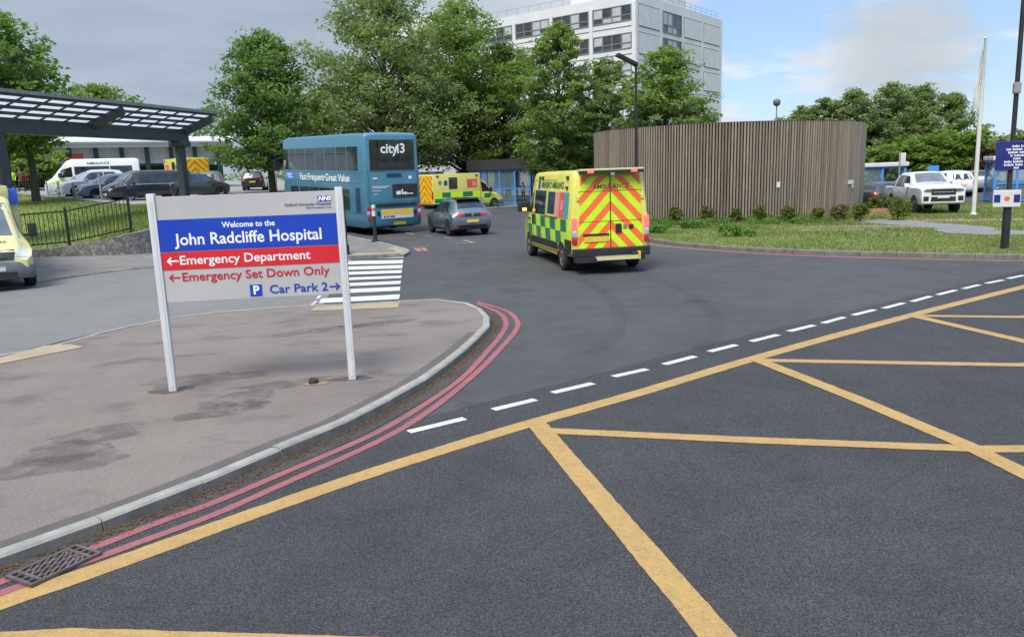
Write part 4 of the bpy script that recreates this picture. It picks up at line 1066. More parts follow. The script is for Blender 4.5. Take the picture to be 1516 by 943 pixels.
# car park bollards and posts
for i, (bx_, by_, Y, h, r, lab) in enumerate(((78, 290, 54, .95, .06, 'pale bollard in front of the white van bonnet, leftmost of the row'), (95, 292, 52, .95, .06, 'pale bollard second from the left along the car park edge'), (117, 296, 49.5, .95, .06, 'pale bollard in front of the white hatchback nose'), (157, 299, 46.5, 1.55, .055, 'tall grey post between the blue and the black parked vehicles'))):
    p = xz(bx_, Y); z = PZ(p.x, p.y)+.03; t = thing('bollard', lab, 'bollard', (p.x, p.y, z), 0, 'bollards along the car park edge')
    mb = MB(); mb.lathe([(r, -.05), (r, h-.04), (r*.6, h), (.001, h)], 12); mb.build('post', 'concrete', t, smooth=40)
p = xz(412, 66); t = thing('white_post', 'white marker post beside the black car behind the bus', 'post', (p.x, p.y, PZ(-20, 66)))
mb = MB(); mb.box((0, 0, .75), (.18, .18, 1.5), ch=.02); mb.box((.1, 0, 1.45), (.5, .1, .22)); mb.build('shaft', 'white', t)
# ------------------------------------------------------------------ vehicles
def loft_fix(keys, crown=.025, step=.1):
    L = Loft(keys, crown, step); y0 = L.k[0][0]; L.ys = [y for y in L.ys if y >= y0]; return L
def heading(h): return math.atan2(-h[0], h[1])
def stext(mb, L, mode, body, u0, v0, size, side=1, m=0, off=.011, align='CENTER', bold=.0, sx=1.0):
    t = MB(); t.text(body, size, Matrix.Identity(4), 0, align, bold, .0006, sx)
    d = {'side': side, 'rear': 1, 'front': -1}[mode]
    mb.add([L.map(mode, u0+d*x, v0+y, side, off+z) for x, y, z in t.V], t.F, m)
def patch_part(L, name, mode, quads, mat, root, side=1, nu=8, nv=5, off=.007, sides=False):
    for sd in ((-1, 1) if sides else (side,)):
        for q in quads:
            mb = MB(); L.patch(mb, mode, [(c[0]*(sd if mode != 'side' and sides else 1), c[1]) for c in q], sd, nu, nv, off); mb.build(name, mat, root, smooth=50)
def rect(a0, a1, b0, b1): return [(a0, b0), (a1, b0), (a1, b1), (a0, b1)]
def vehicle(name, label, cat, loc, h, keys, paint, r, w, ya, track, side=(), wind=None, rear=None, tail=(), headl=(), plate=None, grille=None, mirror=None, rim='rim', style=5, group=None, pitch=0, lower=None, roofglass=None, platemat=None, crown=.03, handles=(), lensm='lens'):
    t = thing(name, label, cat, loc, heading(h), group, pitch); L = loft_fix(keys, crown)
    mb = MB(); L.mesh(mb); mb.build('body', paint, t, smooth=38)
    for sd in (-1, 1):
        for y in ya:
            mb = MB(); L.arch(mb, y, r, r*1.17, sd, off=.004); mb.build('wheel_arch', 'under', t)
        for q in side:
            mb = MB(); L.patch(mb, 'side', q, sd, 8, 5, .006); mb.build('window', 'glass2' if paint in ('cblack', 'cgrey') else 'glass', t, smooth=50)
        if lower: 
            mb = MB(); L.patch(mb, 'side', rect(ya[0]+r*1.15, ya[1]-r*1.15, lower[0], lower[1]), sd, 8, 3, .006); mb.build('sill', 'black', t)
        for q in tail:
            mb = MB(); L.patch(mb, 'rear', [(c[0]*sd, c[1]) for c in q], 1, 5, 4, .012); mb.build('tail_light', 'redlens', t, smooth=60)
        for q in headl:
            mb = MB(); L.patch(mb, 'front', [(c[0]*sd, c[1]) for c in q], 1, 6, 4, .012); mb.build('headlight', lensm, t, smooth=60)
        if mirror:
            mb = MB(); x, y, z = mirror[:3]; k = mirror[3] if len(mirror) > 3 else 1
            mb.box((sd*x, y, z), (.2*k, .13*k, .16*k), ch=.04); mb.box((sd*(x-.1*k), y+.02, z-.04), (.12, .05, .05)); mb.build('wing_mirror', paint if k < 1.2 else 'black', t, smooth=40)
        for y, z in handles:
            mb = MB(); p = L.map('side', y, z, sd, .02); mb.box(p, (.035, .2, .035), ch=.012); mb.build('door_handle', paint, t)
    if wind:
        mb = MB(); L.patch(mb, 'top', [(-wind[2], wind[0]), (wind[2], wind[0]), (wind[3], wind[1]), (-wind[3], wind[1])], 1, 10, 6, .006); mb.build('windscreen', 'wscreen', t, smooth=50)
    if rear:
        mb = MB(); L.patch(mb, 'top' if rear[0] == 'top' else 'rear', rear[1], 1, 10, 6, .007); mb.build('rear_window', 'glass', t, smooth=50)
    if grille:
        mb = MB()
        for q in grille: L.patch(mb, 'front', q, 1, 8, 4, .014)
        mb.build('grille', 'black', t)
    if plate:
        mode, z, wd = plate; mb = MB(); L.patch(mb, mode, rect(-wd/2, wd/2, z, z+.115), 1, 4, 1, .02); mb.build('number_plate', platemat or ('plate' if mode == 'rear' else 'platew'), t)
    wheels(t, [(sd*track/2, y) for sd in (-1, 1) for y in ya], r, w, rim, style)
    return t, L
# --- main van ambulance
vk = [(0, .5, 1.3, 2.40, .94, .96, .80), (.05, .45, 1.3, 2.49, .99, 1.0, .84), (.3, .42, 1.3, 2.52, 1.0, 1.025, .88), (4.3, .38, 1.3, 2.52, 1.0, 1.025, .88), (4.6, .38, 1.3, 2.42, 1.0, 1.02, .84), (5.15, .36, 1.25, 1.75, 1.0, 1.01, .78), (5.5, .35, 1.1, 1.32, .98, .99, .75), (5.85, .32, .95, 1.08, .95, .95, .7), (6.0, .35, .8, .9, .85, .85, .6)]
t, L = vehicle('van_ambulance', 'yellow van ambulance with orange chevron rear doors driving beside the timber drum', 'ambulance', (2.52, 19.5, 0), (-.182, .983), vk, 'yel', .345, .22, (1.0, 5.04), 1.8,
    side=([(2.75, 1.36), (4.12, 1.36), (4.12, 2.02), (2.75, 2.02)], [(1.72, 1.42), (2.5, 1.42), (2.5, 2.0), (1.72, 2.0)], [(4.32, 1.36), (5.25, 1.36), (4.95, 1.75), (4.32, 2.02)]),
    wind=(5.42, 4.66, .72, .68), mirror=(1.14, 5.0, 1.52, 1.9), headl=([(.55, .78), (.85, .78), (.85, 1.0), (.55, .98)],), grille=([(-.5, .55), (.5, .55), (.5, .8), (-.5, .8)],))
for sd in (-1, 1):
    mb = MB(); ncol = 8; y0, cw = .42, .575
    for c in range(ncol):
        for rr in range(2):
            a, b = y0+c*cw, y0+(c+1)*cw; z0, z1 = .70+rr*.315, .70+(rr+1)*.315
            L.patch(mb, 'side', rect(a, b, z0, z1), sd, 4, 3, .0035, m=(c+rr) % 2)
    L.patch(mb, 'side', rect(.06, y0, .70, 1.33), sd, 3, 3, .0035, m=0)
    mb.build('livery_panel', ['lime', 'green'], t, smooth=40)
    mb = MB(); L.patch(mb, 'side', rect(1.4, 4.65, .40, .69), sd, 8, 2, .012); L.patch(mb, 'side', rect(.05, .62, .47, .84), sd, 5, 3, .012); mb.build('sill_trim', 'black', t)
    mb = MB(); L.patch(mb, 'side', rect(1.5, 4.6, .36, .43), sd, 8, 1, .03); mb.build('side_step', 'yel', t)
    mb = MB(); mats = ['poster_p', 'poster_r', 'poster_t']
    for k, (a, b) in enumerate(((1.2, 1.66), (.72, 1.19), (.3, .69))): L.patch(mb, 'side', rect(a, b, 1.36, 2.0), sd, 4, 4, .007, m=k)
    L.patch(mb, 'side', rect(.82, 1.05, 1.55, 1.8), sd, 2, 2, .011, m=0)
    mb.build('poster', mats, t)
    mb = MB(); stext(mb, L, 'side', 'EMERGENCY AMBULANCE', 2.15, 2.17, .23, sd, 0, .010, bold=.004, sx=.92); L.patch(mb, 'side', rect(3.55, 3.78, 2.06, 2.28), sd, 2, 2, .010, m=1); mb.build('lettering', ['tgreen', 'blue'], t)
    for y in (.55, 3.6, 3.25):
        mb = MB(); p = L.map('side', y, 2.36, sd, .0); mb.box(p, (.07, .17, .09), ch=.02); mb.build('marker_lamp', 'black', t)
    mb = MB(); p = L.map('side', .55, 2.12, sd, .0); mb.box(p, (.08, .16, .07), ch=.02); mb.build('marker_lamp', 'black', t)
    mb = MB(); L.patch(mb, 'side', rect(1.3, 2.72, 1.325, 1.35), sd, 6, 1, .016); mb.build('door_rail', 'black', t)
    mb = MB(); p = L.map('side', 4.2, 1.2, sd, .02); mb.box(p, (.05, .1, .26), ch=.02); mb.build('door_handle', 'black', t)
    mb = MB(); L.patch(mb, 'rear', [(sd*.015, .63), (sd*.845, .63), (sd*.75, 2.37), (sd*.015, 2.37)], 1, 6, 8, .014); mb.build('rear_door', 'chev', t)
    mb = MB(); x = sd*.93
    for z, h_, mm in ((.83, .16, 0), (1.0, .17, 1), (1.24, .28, 2)): mb.box((x, .01, z), (.125, .1, h_), m=mm, ch=.02)
    mb.build('tail_light', ['redlens', 'lens', 'redlit'], t, smooth=40)
    for z in (.95, 1.85):
        mb = MB(); q = .885 if z < 1.5 else .825; mb.box((sd*q, -.005, z), (.07, .05, .1), ch=.01); mb.build('hinge', 'yel', t)
mb = MB(); mb.box((0, -.012, 1.5), (.016, .012, 1.75)); 
for z in (1.28, 2.02): mb.box((0, -.0135, z), (1.6, .006, .012))
mb.build('door_seam', 'black', t)
mb = MB(); mb.box((.2, -.03, 1.1), (.15, .05, .22), ch=.03); mb.build('rear_handle', 'black', t)
mb = MB(); mb.box((.37, -.02, 1.13), (.09, .012, .1)); mb.box((.53, -.02, 1.12), (.11, .012, .11), m=1); mb.build('rear_badges', ['chrome', 'black'], t)
mb = MB(); stext(mb, L, 'rear', 'AMBULANCE', .02, 2.12, .17, 1, 0, .018, bold=.002, sx=.92); mb.build('lettering', 'tblack', t)
mb = MB(); mb.box((-.38, -.025, .85), (.6, .02, .13)); mb.build('number_plate', 'plate', t)
mb = MB(); mb.box((-.38, -.02, .96), (.66, .03, .05)); mb.build('plate_lamp', 'black', t)
mb = MB(); mb.box((0, -.05, .52), (1.98, .2, .22), ch=.04); mb.box((.62, -.2, .42), (.34, .24, .2), ch=.03); mb.box((-.2, -.1, .36), (1.5, .3, .12)); mb.build('rear_bumper', 'black', t)
mb = MB(); mb.box((.05, -.3, .42), (1.05, .2, .05)); mb.box((.05, -.395, .40), (1.06, .02, .085), m=2); mb.box((.62, -.335, .44), (.05, .1, .2), m=1); mb.build('rear_step', ['concrete', 'plate', 'yelp'], t)
mb = MB(); mb.box((0, -.04, 2.53), (1.62, .3, .06), ch=.02); mb.box((0, -.16, 2.48), (1.6, .1, .075), m=1); o = mb.build('light_bar', ['yelp', 'black'], t)
for x in (-.55, .55):
    q = MB(); q.box((x, -.213, 2.485), (.15, .02, .055)); q.build('lamp', 'redlit', o)
q = MB(); q.box((0, -.2, 2.42), (.1, .08, .08), ch=.02); q.build('reversing_camera', 'chrome', o)
mb = MB(); mb.box((-1.15, 4.88, 1.44), (.13, .02, .09)); mb.build('indicator', 'amberlit', t)
for sd in (-1, 1):
    mb = MB()
    for y in (2.62, 4.24): L.patch(mb, 'side', rect(y, y+.014, .46, 2.3), sd, 1, 8, .0105)
    L.patch(mb, 'side', rect(1.6, 4.2, 2.3, 2.312), sd, 8, 1, .0105); mb.build('door_seam', 'black', t)
    mb = MB(); p = L.map('side', 4.75, 1.18, sd, .02); mb.box(p, (.04, .2, .05), ch=.012); mb.build('door_handle', 'black', t)
mb = MB(); mb.box((0, 3, .4), (1.6, 5.4, .3)); mb.build('chassis', 'under', t)
# --- steel blue hatchback
hk = [(0, .46, .72, .92, .7, .74, .62), (.05, .34, .8, .99, .8, .85, .7), (.16, .28, .9, 1.10, .85, .89, .71), (.34, .25, .95, 1.33, .86, .9, .64), (.56, .24, .97, 1.50, .86, .905, .59), (1.3, .22, .97, 1.565, .86, .905, .60), (2.2, .22, .95, 1.55, .86, .905, .60), (2.8, .22, .93, 1.37, .86, .9, .60), (3.45, .22, .91, 1.0, .86, .9, .72), (4.0, .22, .82, .89, .84, .87, .66), (4.19, .28, .70, .75, .74, .78, .55), (4.26, .4, .6, .64, .6, .62, .45)]
t, L = vehicle('hatchback', 'steel blue hatchback waiting behind the blue bus', 'car', (-1.5, 33.25, 0), (-.36, .93), hk, 'steelblue', .345, .21, (.78, 3.55), 1.56,
    side=([(.72, 1.02), (1.62, 1.0), (1.62, 1.43), (.95, 1.43)], [(1.68, 1.0), (2.75, .98), (2.45, 1.38), (1.68, 1.43)], [(2.82, .98), (3.15, .98), (2.72, 1.22), (2.55, 1.3)]),
    wind=(3.4, 2.55, .68, .55), rear=('top', [(-.6, .19), (.6, .19), (.5, .53), (-.5, .53)]), tail=([(.36, .84), (.8, .86), (.8, .99), (.36, .95)],), headl=([(.35, .62), (.7, .62), (.7, .74), (.35, .7)],), plate=('rear', .58, .52), mirror=(.98, 2.75, 1.02, .9), rim='rimd', lower=(.24, .32), handles=((1.05, .9), (2.0, .88)))
mb = MB(); L.patch(mb, 'rear', [(-.36, .82), (.36, .82), (.36, .95), (-.36, .95)], 1, 8, 3, .01); mb.build('rear_panel', 'black', t, smooth=50)
mb = MB(); mb.T = Matrix.Translation((0, L.end_y(0, .9)-.018, .9)) @ Matrix.Rotation(PI/2, 4, 'X'); mb.lathe([(.001, .0), (.055, 0), (.055, .008), (.045, .01), (.001, .01)], 20); mb.build('badge', 'chrome', t)
mb = MB(); mb.box((0, .5, 1.545), (1.12, .3, .035), ch=.015); mb.build('roof_spoiler', 'black', t)
mb = MB(); L.patch(mb, 'top', [(-.52, .68), (.52, .68), (.54, 2.4), (-.54, 2.4)], 1, 8, 8, .006); mb.build('roof_panel', 'cblack', t, smooth=50)
mb = MB(); L.patch(mb, 'rear', [(-.6, .36), (.6, .36), (.68, .47), (-.68, .47)], 1, 8, 3, .012); mb.build('diffuser', 'black', t)
for sd in (-1, 1):
    mb = MB(); L.patch(mb, 'rear', rect(sd*.5, sd*.66, .46, .5), 1, 3, 1, .014); mb.build('reflector', 'redlens', t)
# --- double decker bus
bl, bw_, bh = 11.0, 2.53, 4.28
t = thing('double_decker_bus', 'teal blue double decker bus seen from behind', 'bus', (-5.2, 36.14, 0), heading((-.58, .81)), None, R(1.9)); t.scale = (1.12, .94, 1.06)
bk = [(0, .45, 1.6, 4.12, 1.18, 1.19, 1.08), (.05, .36, 1.6, 4.2, 1.24, 1.245, 1.13), (.18, .32, 1.6, 4.25, 1.26, 1.265, 1.17), (1.6, .3, 1.6, 4.27, 1.265, 1.265, 1.19), (9.9, .3, 1.6, 4.27, 1.265, 1.265, 1.19), (10.7, .3, 1.6, 4.2, 1.24, 1.24, 1.15), (10.93, .32, 1.6, 4.05, 1.15, 1.15, 1.05), (11, .4, 1.6, 3.9, 1.05, 1.05, .95)]
L = loft_fix(bk, .03); mb = MB(); L.mesh(mb); mb.build('body', 'bus', t, smooth=38)
mb = MB(); L.patch(mb, 'top', [(-1.1, .3), (1.1, .3), (1.1, 10.5), (-1.1, 10.5)], 1, 8, 10, .006); mb.build('roof_panel', 'busl', t, smooth=50)
ups = [(.75, 1.95), (2.05, 3.2), (3.3, 4.6), (4.7, 5.9), (6.0, 7.3), (7.4, 8.6), (8.7, 9.7), (9.8, 10.65)]
for sd in (-1, 1):
    for a, b in ups:
        mb = MB(); L.patch(mb, 'side', rect(a, b, 2.72, 3.72), sd, 4, 5, .008); o = mb.build('window', 'glass2', t, smooth=40)
        if rnd.random() < .5:
            q = MB(); L.patch(q, 'side', rect(a+.03, b-.03, 3.42, 3.45), sd, 3, 1, .016); q.build('vent_bar', 'black', o)
    for a, b in ((1.75, 2.6), (2.7, 3.9), (4.0, 5.4), (5.5, 6.9), (7.0, 8.2), (8.4, 9.6)):
        mb = MB(); L.patch(mb, 'side', rect(a, b, 1.02, 1.92), sd, 4, 4, .008); mb.build('window', 'glass2', t, smooth=40)
    mb = MB(); L.patch(mb, 'side', rect(.55, 1.05, .95, 2.0), sd, 3, 5, .009); mb.build('engine_grille', 'busdark', t)
    for z in (2.62, 2.2, .92): 
        mb = MB(); L.patch(mb, 'side', rect(.2, 10.6, z, z+.02), sd, 10, 1, .009); mb.build('body_trim', 'busl', t)
    for y in (2.9, 8.9):
        mb = MB(); L.arch(mb, y, .5, .6, sd, off=.006); mb.build('wheel_arch', 'under', t)
    mb = MB(); stext(mb, L, 'side', 'Fast\u00b7Frequent\u00b7Great Value', 4.9, 2.38, .44, sd, 0, .012, bold=.009, sx=1.38); mb.build('lettering', 'twhite', t)
    mb = MB()
    L.patch(mb, 'side', rect(9.0, 10.2, 2.22, 2.6), sd, 4, 2, .011, m=1)
    for z, a, b in ((2.5, 9.3, 10.1), (2.42, 9.45, 10.1), (2.34, 9.2, 9.9)): L.patch(mb, 'side', rect(a, b, z, z+.035), sd, 4, 1, .014, m=0)
    mb.build('logo', ['twhite', 'shblue'], t)
    mb = MB()
    for z, h_, mm in ((1.15, .18, 0), (.95, .17, 1), (.75, .17, 0)): mb.box((sd*1.15, .0, z), (.12, .09, h_), m=mm, ch=.03)
    mb.build('tail_light', ['redlens', 'lens'], t, smooth=40)
    mb = MB(); mb.bar((sd*1.2, 10.6, 3.3), (sd*1.5, 10.95, 3.25), .05, .05); mb.box((sd*1.5, 10.98, 2.95), (.24, .1, .5), ch=.04); mb.build('mirror', 'black', t)
mb = MB(); L.patch(mb, 'rear', [(-1.0, 2.72), (1.0, 2.72), (.99, 3.98), (-.99, 3.98)], 1, 8, 6, .016)
o = mb.build('rear_window', 'glass', t, smooth=40)
q = MB(); stext(q, L, 'rear', 'city', -.13, 3.6, .55, 1, 0, .024, bold=.012); stext(q, L, 'rear', '3', .47, 3.6, .55, 1, 0, .024, bold=.012)
L.patch(q, 'rear', rect(.235, .3, 3.41, 3.79), 1, 1, 1, .025); L.patch(q, 'rear', [(.13, 3.655), (.17, 3.61), (.3, 3.74), (.27, 3.79)], 1, 1, 1, .0255)
q.build('lettering', 'twhite', o)
q = MB(); L.patch(q, 'rear', rect(-.65, .65, 2.82, 3.05), 1, 3, 1, .022); q.build('blind_box', 'fascia', o)
mb = MB(); L.patch(mb, 'rear', rect(-.05, 1.08, 1.55, 2.12), 1, 5, 3, .014); o = mb.build('destination_window', 'glass', t, smooth=40)
q = MB(); 
for k, (x, wd, hh_) in enumerate(((.12, .1, .14), (.22, .1, .16), (.36, .06, .22), (.43, .16, .1), (.61, .05, .06), (.68, .06, .06), (.76, .12, .05))): L.patch(q, 'rear', rect(x, x+wd, 1.68, 1.68+hh_), 1, 1, 1, .02)
q.build('display', 'twhite', o)
mb = MB()
for z in (1.28, 1.23, 1.18): L.patch(mb, 'rear', rect(-.82, 1.05, z, z+.045), 1, 6, 1, .02)
mb.build('engine_vent', 'black', t)
mb = MB(); L.patch(mb, 'rear', rect(-.6, .86, .68, 1.08), 1, 4, 2, .018)
for x, wd in ((-.58, .68), (.12, .72)): L.patch(mb, 'rear', rect(x, x+wd, .86 if x < 0 else .84, 1.07), 1, 2, 1, .022, m=1)
for x in (-.5, -.35, -.2, -.1): L.patch(mb, 'rear', rect(x, x+.1, .72, .8), 1, 1, 1, .022, m=2)
mb.build('rear_advert', ['white', 'plate', 'bumper'], t)
mb = MB(); L.patch(mb, 'rear', rect(-.05, .5, .4, .53), 1, 3, 1, .02); mb.build('number_plate', 'plate', t)
mb = MB()
for z, a, b in ((2.04, -.95, -.15), (1.98, -.95, -.3), (1.86, -.95, -.55), (1.72, -.9, -.72)): L.patch(mb, 'rear', rect(a, b, z, z+.022), 1, 2, 1, .016)
mb.build('small_print', 'twhite', t)
for q_ in (rect(-.9, -.7, 2.36, 2.42), rect(.7, .85, 2.33, 2.45)):
    mb = MB(); L.patch(mb, 'rear', q_, 1, 2, 1, .016); mb.build('rear_badge', 'twhite', t)
mb = MB()
for z_ in (1.38, 2.66): L.patch(mb, 'rear', rect(-1.15, 1.15, z_, z_+.012), 1, 8, 1, .012)
for x_ in (-1.1, 1.1): L.patch(mb, 'rear', rect(x_, x_+.012, .5, 2.66), 1, 1, 4, .012)
mb.build('panel_seam', 'busdark', t)
mb = MB(); L.patch(mb, 'rear', rect(-.3, .38, 2.42, 2.58), 1, 3, 1, .015); mb.build('rear_hatch', 'busdark', t)
for x in (-.72, .95):
    mb = MB(); L.patch(mb, 'rear', rect(x-.06, x+.06, .82, 1.0), 1, 2, 2, .02); mb.build('rear_vent', 'black', t)
mb = MB(); L.patch(mb, 'front', rect(-.95, .95, 2.75, 3.7), 1, 6, 4, .01); L.patch(mb, 'front', rect(-.95, .95, 1.0, 2.2), 1, 6, 4, .01); mb.build('windscreen', 'glass2', t)
mb = MB(); mb.box((0, 5.4, .42), (2.2, 10, .3)); mb.build('chassis', 'under', t)
wheels(t, [(s_*1.12, y) for s_ in (-1, 1) for y in (2.9, 8.9)], .49, .28, 'rim', 9)
# --- box body ambulances
ck = [(3.9, .42, 1.25, 2.3, .95, .98, .78), (4.55, .4, 1.25, 2.36, .96, .99, .79), (4.95, .38, 1.22, 2.02, .97, .99, .75), (5.55, .36, 1.12, 1.28, .97, .98, .78), (6.15, .34, .98, 1.1, .95, .95, .74), (6.48, .32, .86, .97, .88, .89, .62), (6.6, .36, .75, .82, .74, .76, .5)]
def box_ambulance(label, loc, h, paint='yel', near=False):
    t = thing('box_ambulance', label, 'ambulance', loc, heading(h)); L = loft_fix(ck)
    mb = MB(); L.mesh(mb); mb.build('cab', paint, t, smooth=38)
    BW, BT, BL = 1.08, (2.5 if near else 2.68), 4.25; z0 = .55
    mb = MB(); mb.box((0, BL/2, (BT+z0)/2), (BW*2, BL, BT-z0), ch=.07); mb.box((0, BL+.12, 2.42), (1.7, .5, .36), ch=.12); mb.build('box_body', paint, t, smooth=40)
    for sd in (-1, 1):
        mb = MB(); x = sd*(BW+.003)
        def q(a, b, c, d, m): 
            mb.add([(x, a, c), (x, b, c), (x, b, d), (x, a, d)], [(0, 1, 2, 3)], m)
        q(.08, BL-.08, .95, 1.38, 0)
        for k, (a, b) in enumerate(((2.6, 3.5), (.75, 1.5))): x = sd*(BW+.006); q(a-.0, b, 1.0, 1.36, 1)
        x = sd*(BW+.003); q(.08, BL-.08, .62, .94, 0); x = sd*(BW+.006)
        for a in (.1, 1.6, 3.2): q(a, a+.75, .64, .93, 1)
        mb.build('livery_panel', ['lime', 'green'], t)
        mb = MB(); L.patch(mb, 'side', rect(4.6, 5.5, .72, 1.12), sd, 5, 3, .005, m=0); L.patch(mb, 'side', rect(4.65, 5.25, .82, 1.16), sd, 4, 3, .008, m=1); mb.build('cab_livery', ['lime', 'green'], t)
        mb = MB(); mb.box((sd*(BW+.004), 1.75, 2.0), (.02, .75, .82), ch=.0); mb.build('window', 'glass', t)
        mb = MB(); x = sd*(BW+.005)
        mb.add([(x, 3.0, 1.62), (x, 3.95, 1.62), (x, 3.95, 2.25), (x, 3.0, 2.25)], [(0, 1, 2, 3)], 0); x = sd*(BW+.009); mb.add([(x, 3.5, 1.75), (x, 3.85, 1.75), (x, 3.85, 2.1), (x, 3.5, 2.1)], [(0, 1, 2, 3)], 1)
        mb.build('poster', ['poster_r', 'poster_p'], t)
        mb = MB(); x = sd*(BW+.005); mb.add([(x, .95, 1.85), (x, 1.25, 1.85), (x, 1.25, 2.2), (x, .95, 2.2)], [(0, 1, 2, 3)], 0); mb.T = Matrix.Translation((x, .6, 2.05)); mb.lathe([(.001, -.004), (.16, -.004), (.16, .004), (.001, .004)], 16, axis='X', m=1); mb.T = Matrix.Identity(4); mb.build('emblem', ['blue', 'concrete'], t)
        for y in (.4, 3.9):
            mb = MB(); mb.box((sd*(BW+.01), y, 2.52), (.05, .2, .1), ch=.015); mb.build('marker_lamp', 'black', t)
        mb = MB(); mb.box((sd*.9, .15, BT+.04), (.3, .25, .13), ch=.04); mb.box((sd*.86, BL+.02, BT-.2), (.42, .26, .42), ch=.04); mb.build('beacon', 'bluelens', t)
        mb = MB(); L.patch(mb, 'side', [(4.45, 1.3), (5.4, 1.3), (4.95, 1.85), (4.45, 2.05)], sd, 5, 4, .007); mb.build('cab_window', 'glass', t)
        mb = MB(); mb.box((sd*1.18, 5.15, 1.42), (.2, .16, .36), ch=.05); mb.box((sd*1.04, 5.2, 1.3), (.2, .06, .06)); mb.build('mirror', 'black', t, smooth=40)
        mb = MB(); L.patch(mb, 'front', [(sd*.5, .86), (sd*.82, .8), (sd*.84, 1.04), (sd*.66, 1.1)], 1, 6, 4, .014); mb.build('headlight', 'lens', t, smooth=60)
        for y in (1.1,):
            mb = MB(); a0 = .36
            P = [[(sd*(BW+.005), y+rr*math.cos(PI*k/14), max(.36+rr*math.sin(PI*k/14), .55)) for k in range(15)] for rr in (.02, .25, .5)]
            mb.grid(P); mb.build('wheel_arch', 'under', t)
        mb = MB(); L.arch(mb, 5.6, .36, .44, sd); mb.build('wheel_arch', 'under', t)
        mb = MB(); mb.box((sd*.51, -.012, 1.62), (1.0, .03, 1.9)); mb.build('rear_door', 'chev2', t)
        mb = MB(); mb.box((sd*1.0, -.03, 1.2), (.12, .05, .5), ch=.02); mb.build('tail_light', 'redlens', t)
    mb = MB(); L.patch(mb, 'top', [(-.82, 5.52), (.82, 5.52), (.68, 4.8), (-.68, 4.8)], 1, 10, 6, .008); mb.build('windscreen', 'wscreen', t, smooth=50)
    mb = MB(); L.patch(mb, 'front', [(-.48, .78), (.48, .78), (.55, 1.02), (-.55, 1.02)], 1, 8, 4, .014); mb.build('grille', 'black', t)
    LB_ = loft_fix([(6.0, .31, .55, .77, .975, .985, .93), (6.35, .31, .55, .77, .955, .965, .88), (6.53, .3, .55, .76, .9, .91, .8), (6.63, .33, .5, .7, .76, .78, .6)]); mb = MB(); LB_.mesh(mb); mb.build('front_bumper', 'bumper', t, smooth=50)
    mb = MB(); mb.box((0, 6.6, .42), (1.0, .09, .13)); mb.build('lower_grille', 'black', t)
    mb = MB(); L.patch(mb, 'front', rect(-.27, .27, .52, .63), 1, 3, 1, .06); mb.build('number_plate', 'platew', t)
    mb = MB(); mb.box((0, .0, .5), (2.05, .25, .14), ch=.03); mb.build('rear_step', 'black', t)
    mb = MB(); mb.box((0, 3.2, .45), (1.5, 5.6, .25)); mb.build('chassis', 'under', t)
    if near: 
        mb = MB(); P = TX(0, 6.1, 0, 'front')
        tt = MB(); tt.text('AMBULANCE', .16, Matrix.Diagonal((-1, 1, 1, 1)), 0, 'CENTER', .002, .0006)
        mb.add([L.map('top', -x, 5.93-y*1.3, 1, .012) for x, y, z in tt.V], tt.F); mb.build('lettering', 'tgreen', t)
    wheels(t, [(s_*.9, y) for s_ in (-1, 1) for y in (1.1, 5.6)], .36, .22, 'rim', 9)
    return t
hA = Vector((.77, .638)); o_ = Vector((-5.95, 57.3)); box_ambulance('yellow box bodied ambulance parked side on between the bus and the blue shelter', (o_.x, o_.y, .02), hA, 'yelb')
hS = Vector((.64, -.77)).normalized(); fc = Vector((-12.55, 19.0)); o_ = fc-hS*6.6
box_ambulance('pale yellow ambulance facing the road at the left edge below the bank', (o_.x, o_.y, H(-13.5, 21)), hS, 'yelp', True)
p = xz(297, 61); box_ambulance('yellow ambulance with orange chevron rear in front of the emergency entrance', (p.x, p.y, PZ(p.x, p.y)), (-.62, .78))
# --- white pickup on the grass
pk = [(0, .6, 1.08, 1.12, .84, .87, .8), (.05, .52, 1.1, 1.15, .9, .92, .85), (1.5, .45, 1.12, 1.17, .9, .935, .87), (1.56, .45, 1.12, 1.66, .9, .935, .68), (1.95, .44, 1.12, 1.8, .9, .935, .71), (3.05, .42, 1.12, 1.82, .9, .935, .71), (3.22, .42, 1.12, 1.77, .9, .935, .71), (3.9, .42, 1.14, 1.33, .9, .93, .82), (4.8, .42, 1.14, 1.28, .9, .93, .83), (5.16, .42, 1.12, 1.25, .9, .92, .82), (5.3, .44, 1.08, 1.21, .89, .91, .8), (5.36, .5, 1.0, 1.14, .86, .88, .77)]
t, L = vehicle('pickup_truck', 'white double cab pickup truck parked on the grass verge', 'pickup', (19.98, 40.0, .1), (-.16, -.99), pk, 'cwhite', .385, .26, (1.22, 4.44), 1.6,
    side=([(1.78, 1.17), (2.6, 1.17), (2.6, 1.68), (1.98, 1.68)], [(2.68, 1.17), (3.75, 1.17), (3.3, 1.64), (2.68, 1.68)]), wind=(3.87, 3.18, .83, .67), rear=('rear', rect(-.55, .55, 1.28, 1.62)), lensm='lensd',
    headl=([(.52, .96), (.82, .98), (.84, 1.11), (.52, 1.09)],), grille=([(-.5, .84), (.5, .84), (.52, 1.1), (-.52, 1.1)], [(-.52, .56), (.52, .56), (.5, .76), (-.5, .76)]), plate=('front', .7, .5), mirror=(1.03, 3.72, 1.25, 1.15), rim='rimd', lower=(.43, .5), tail=([(.74, .8), (.84, .8), (.84, 1.06), (.74, 1.06)],), handles=((2.45, 1.02), (3.5, 1.0)))
mb = MB(); L.patch(mb, 'top', [(-.8, .12), (.8, .12), (.8, 1.46), (-.8, 1.46)], 1, 6, 6, .008); mb.build('bed_cover', 'black', t)
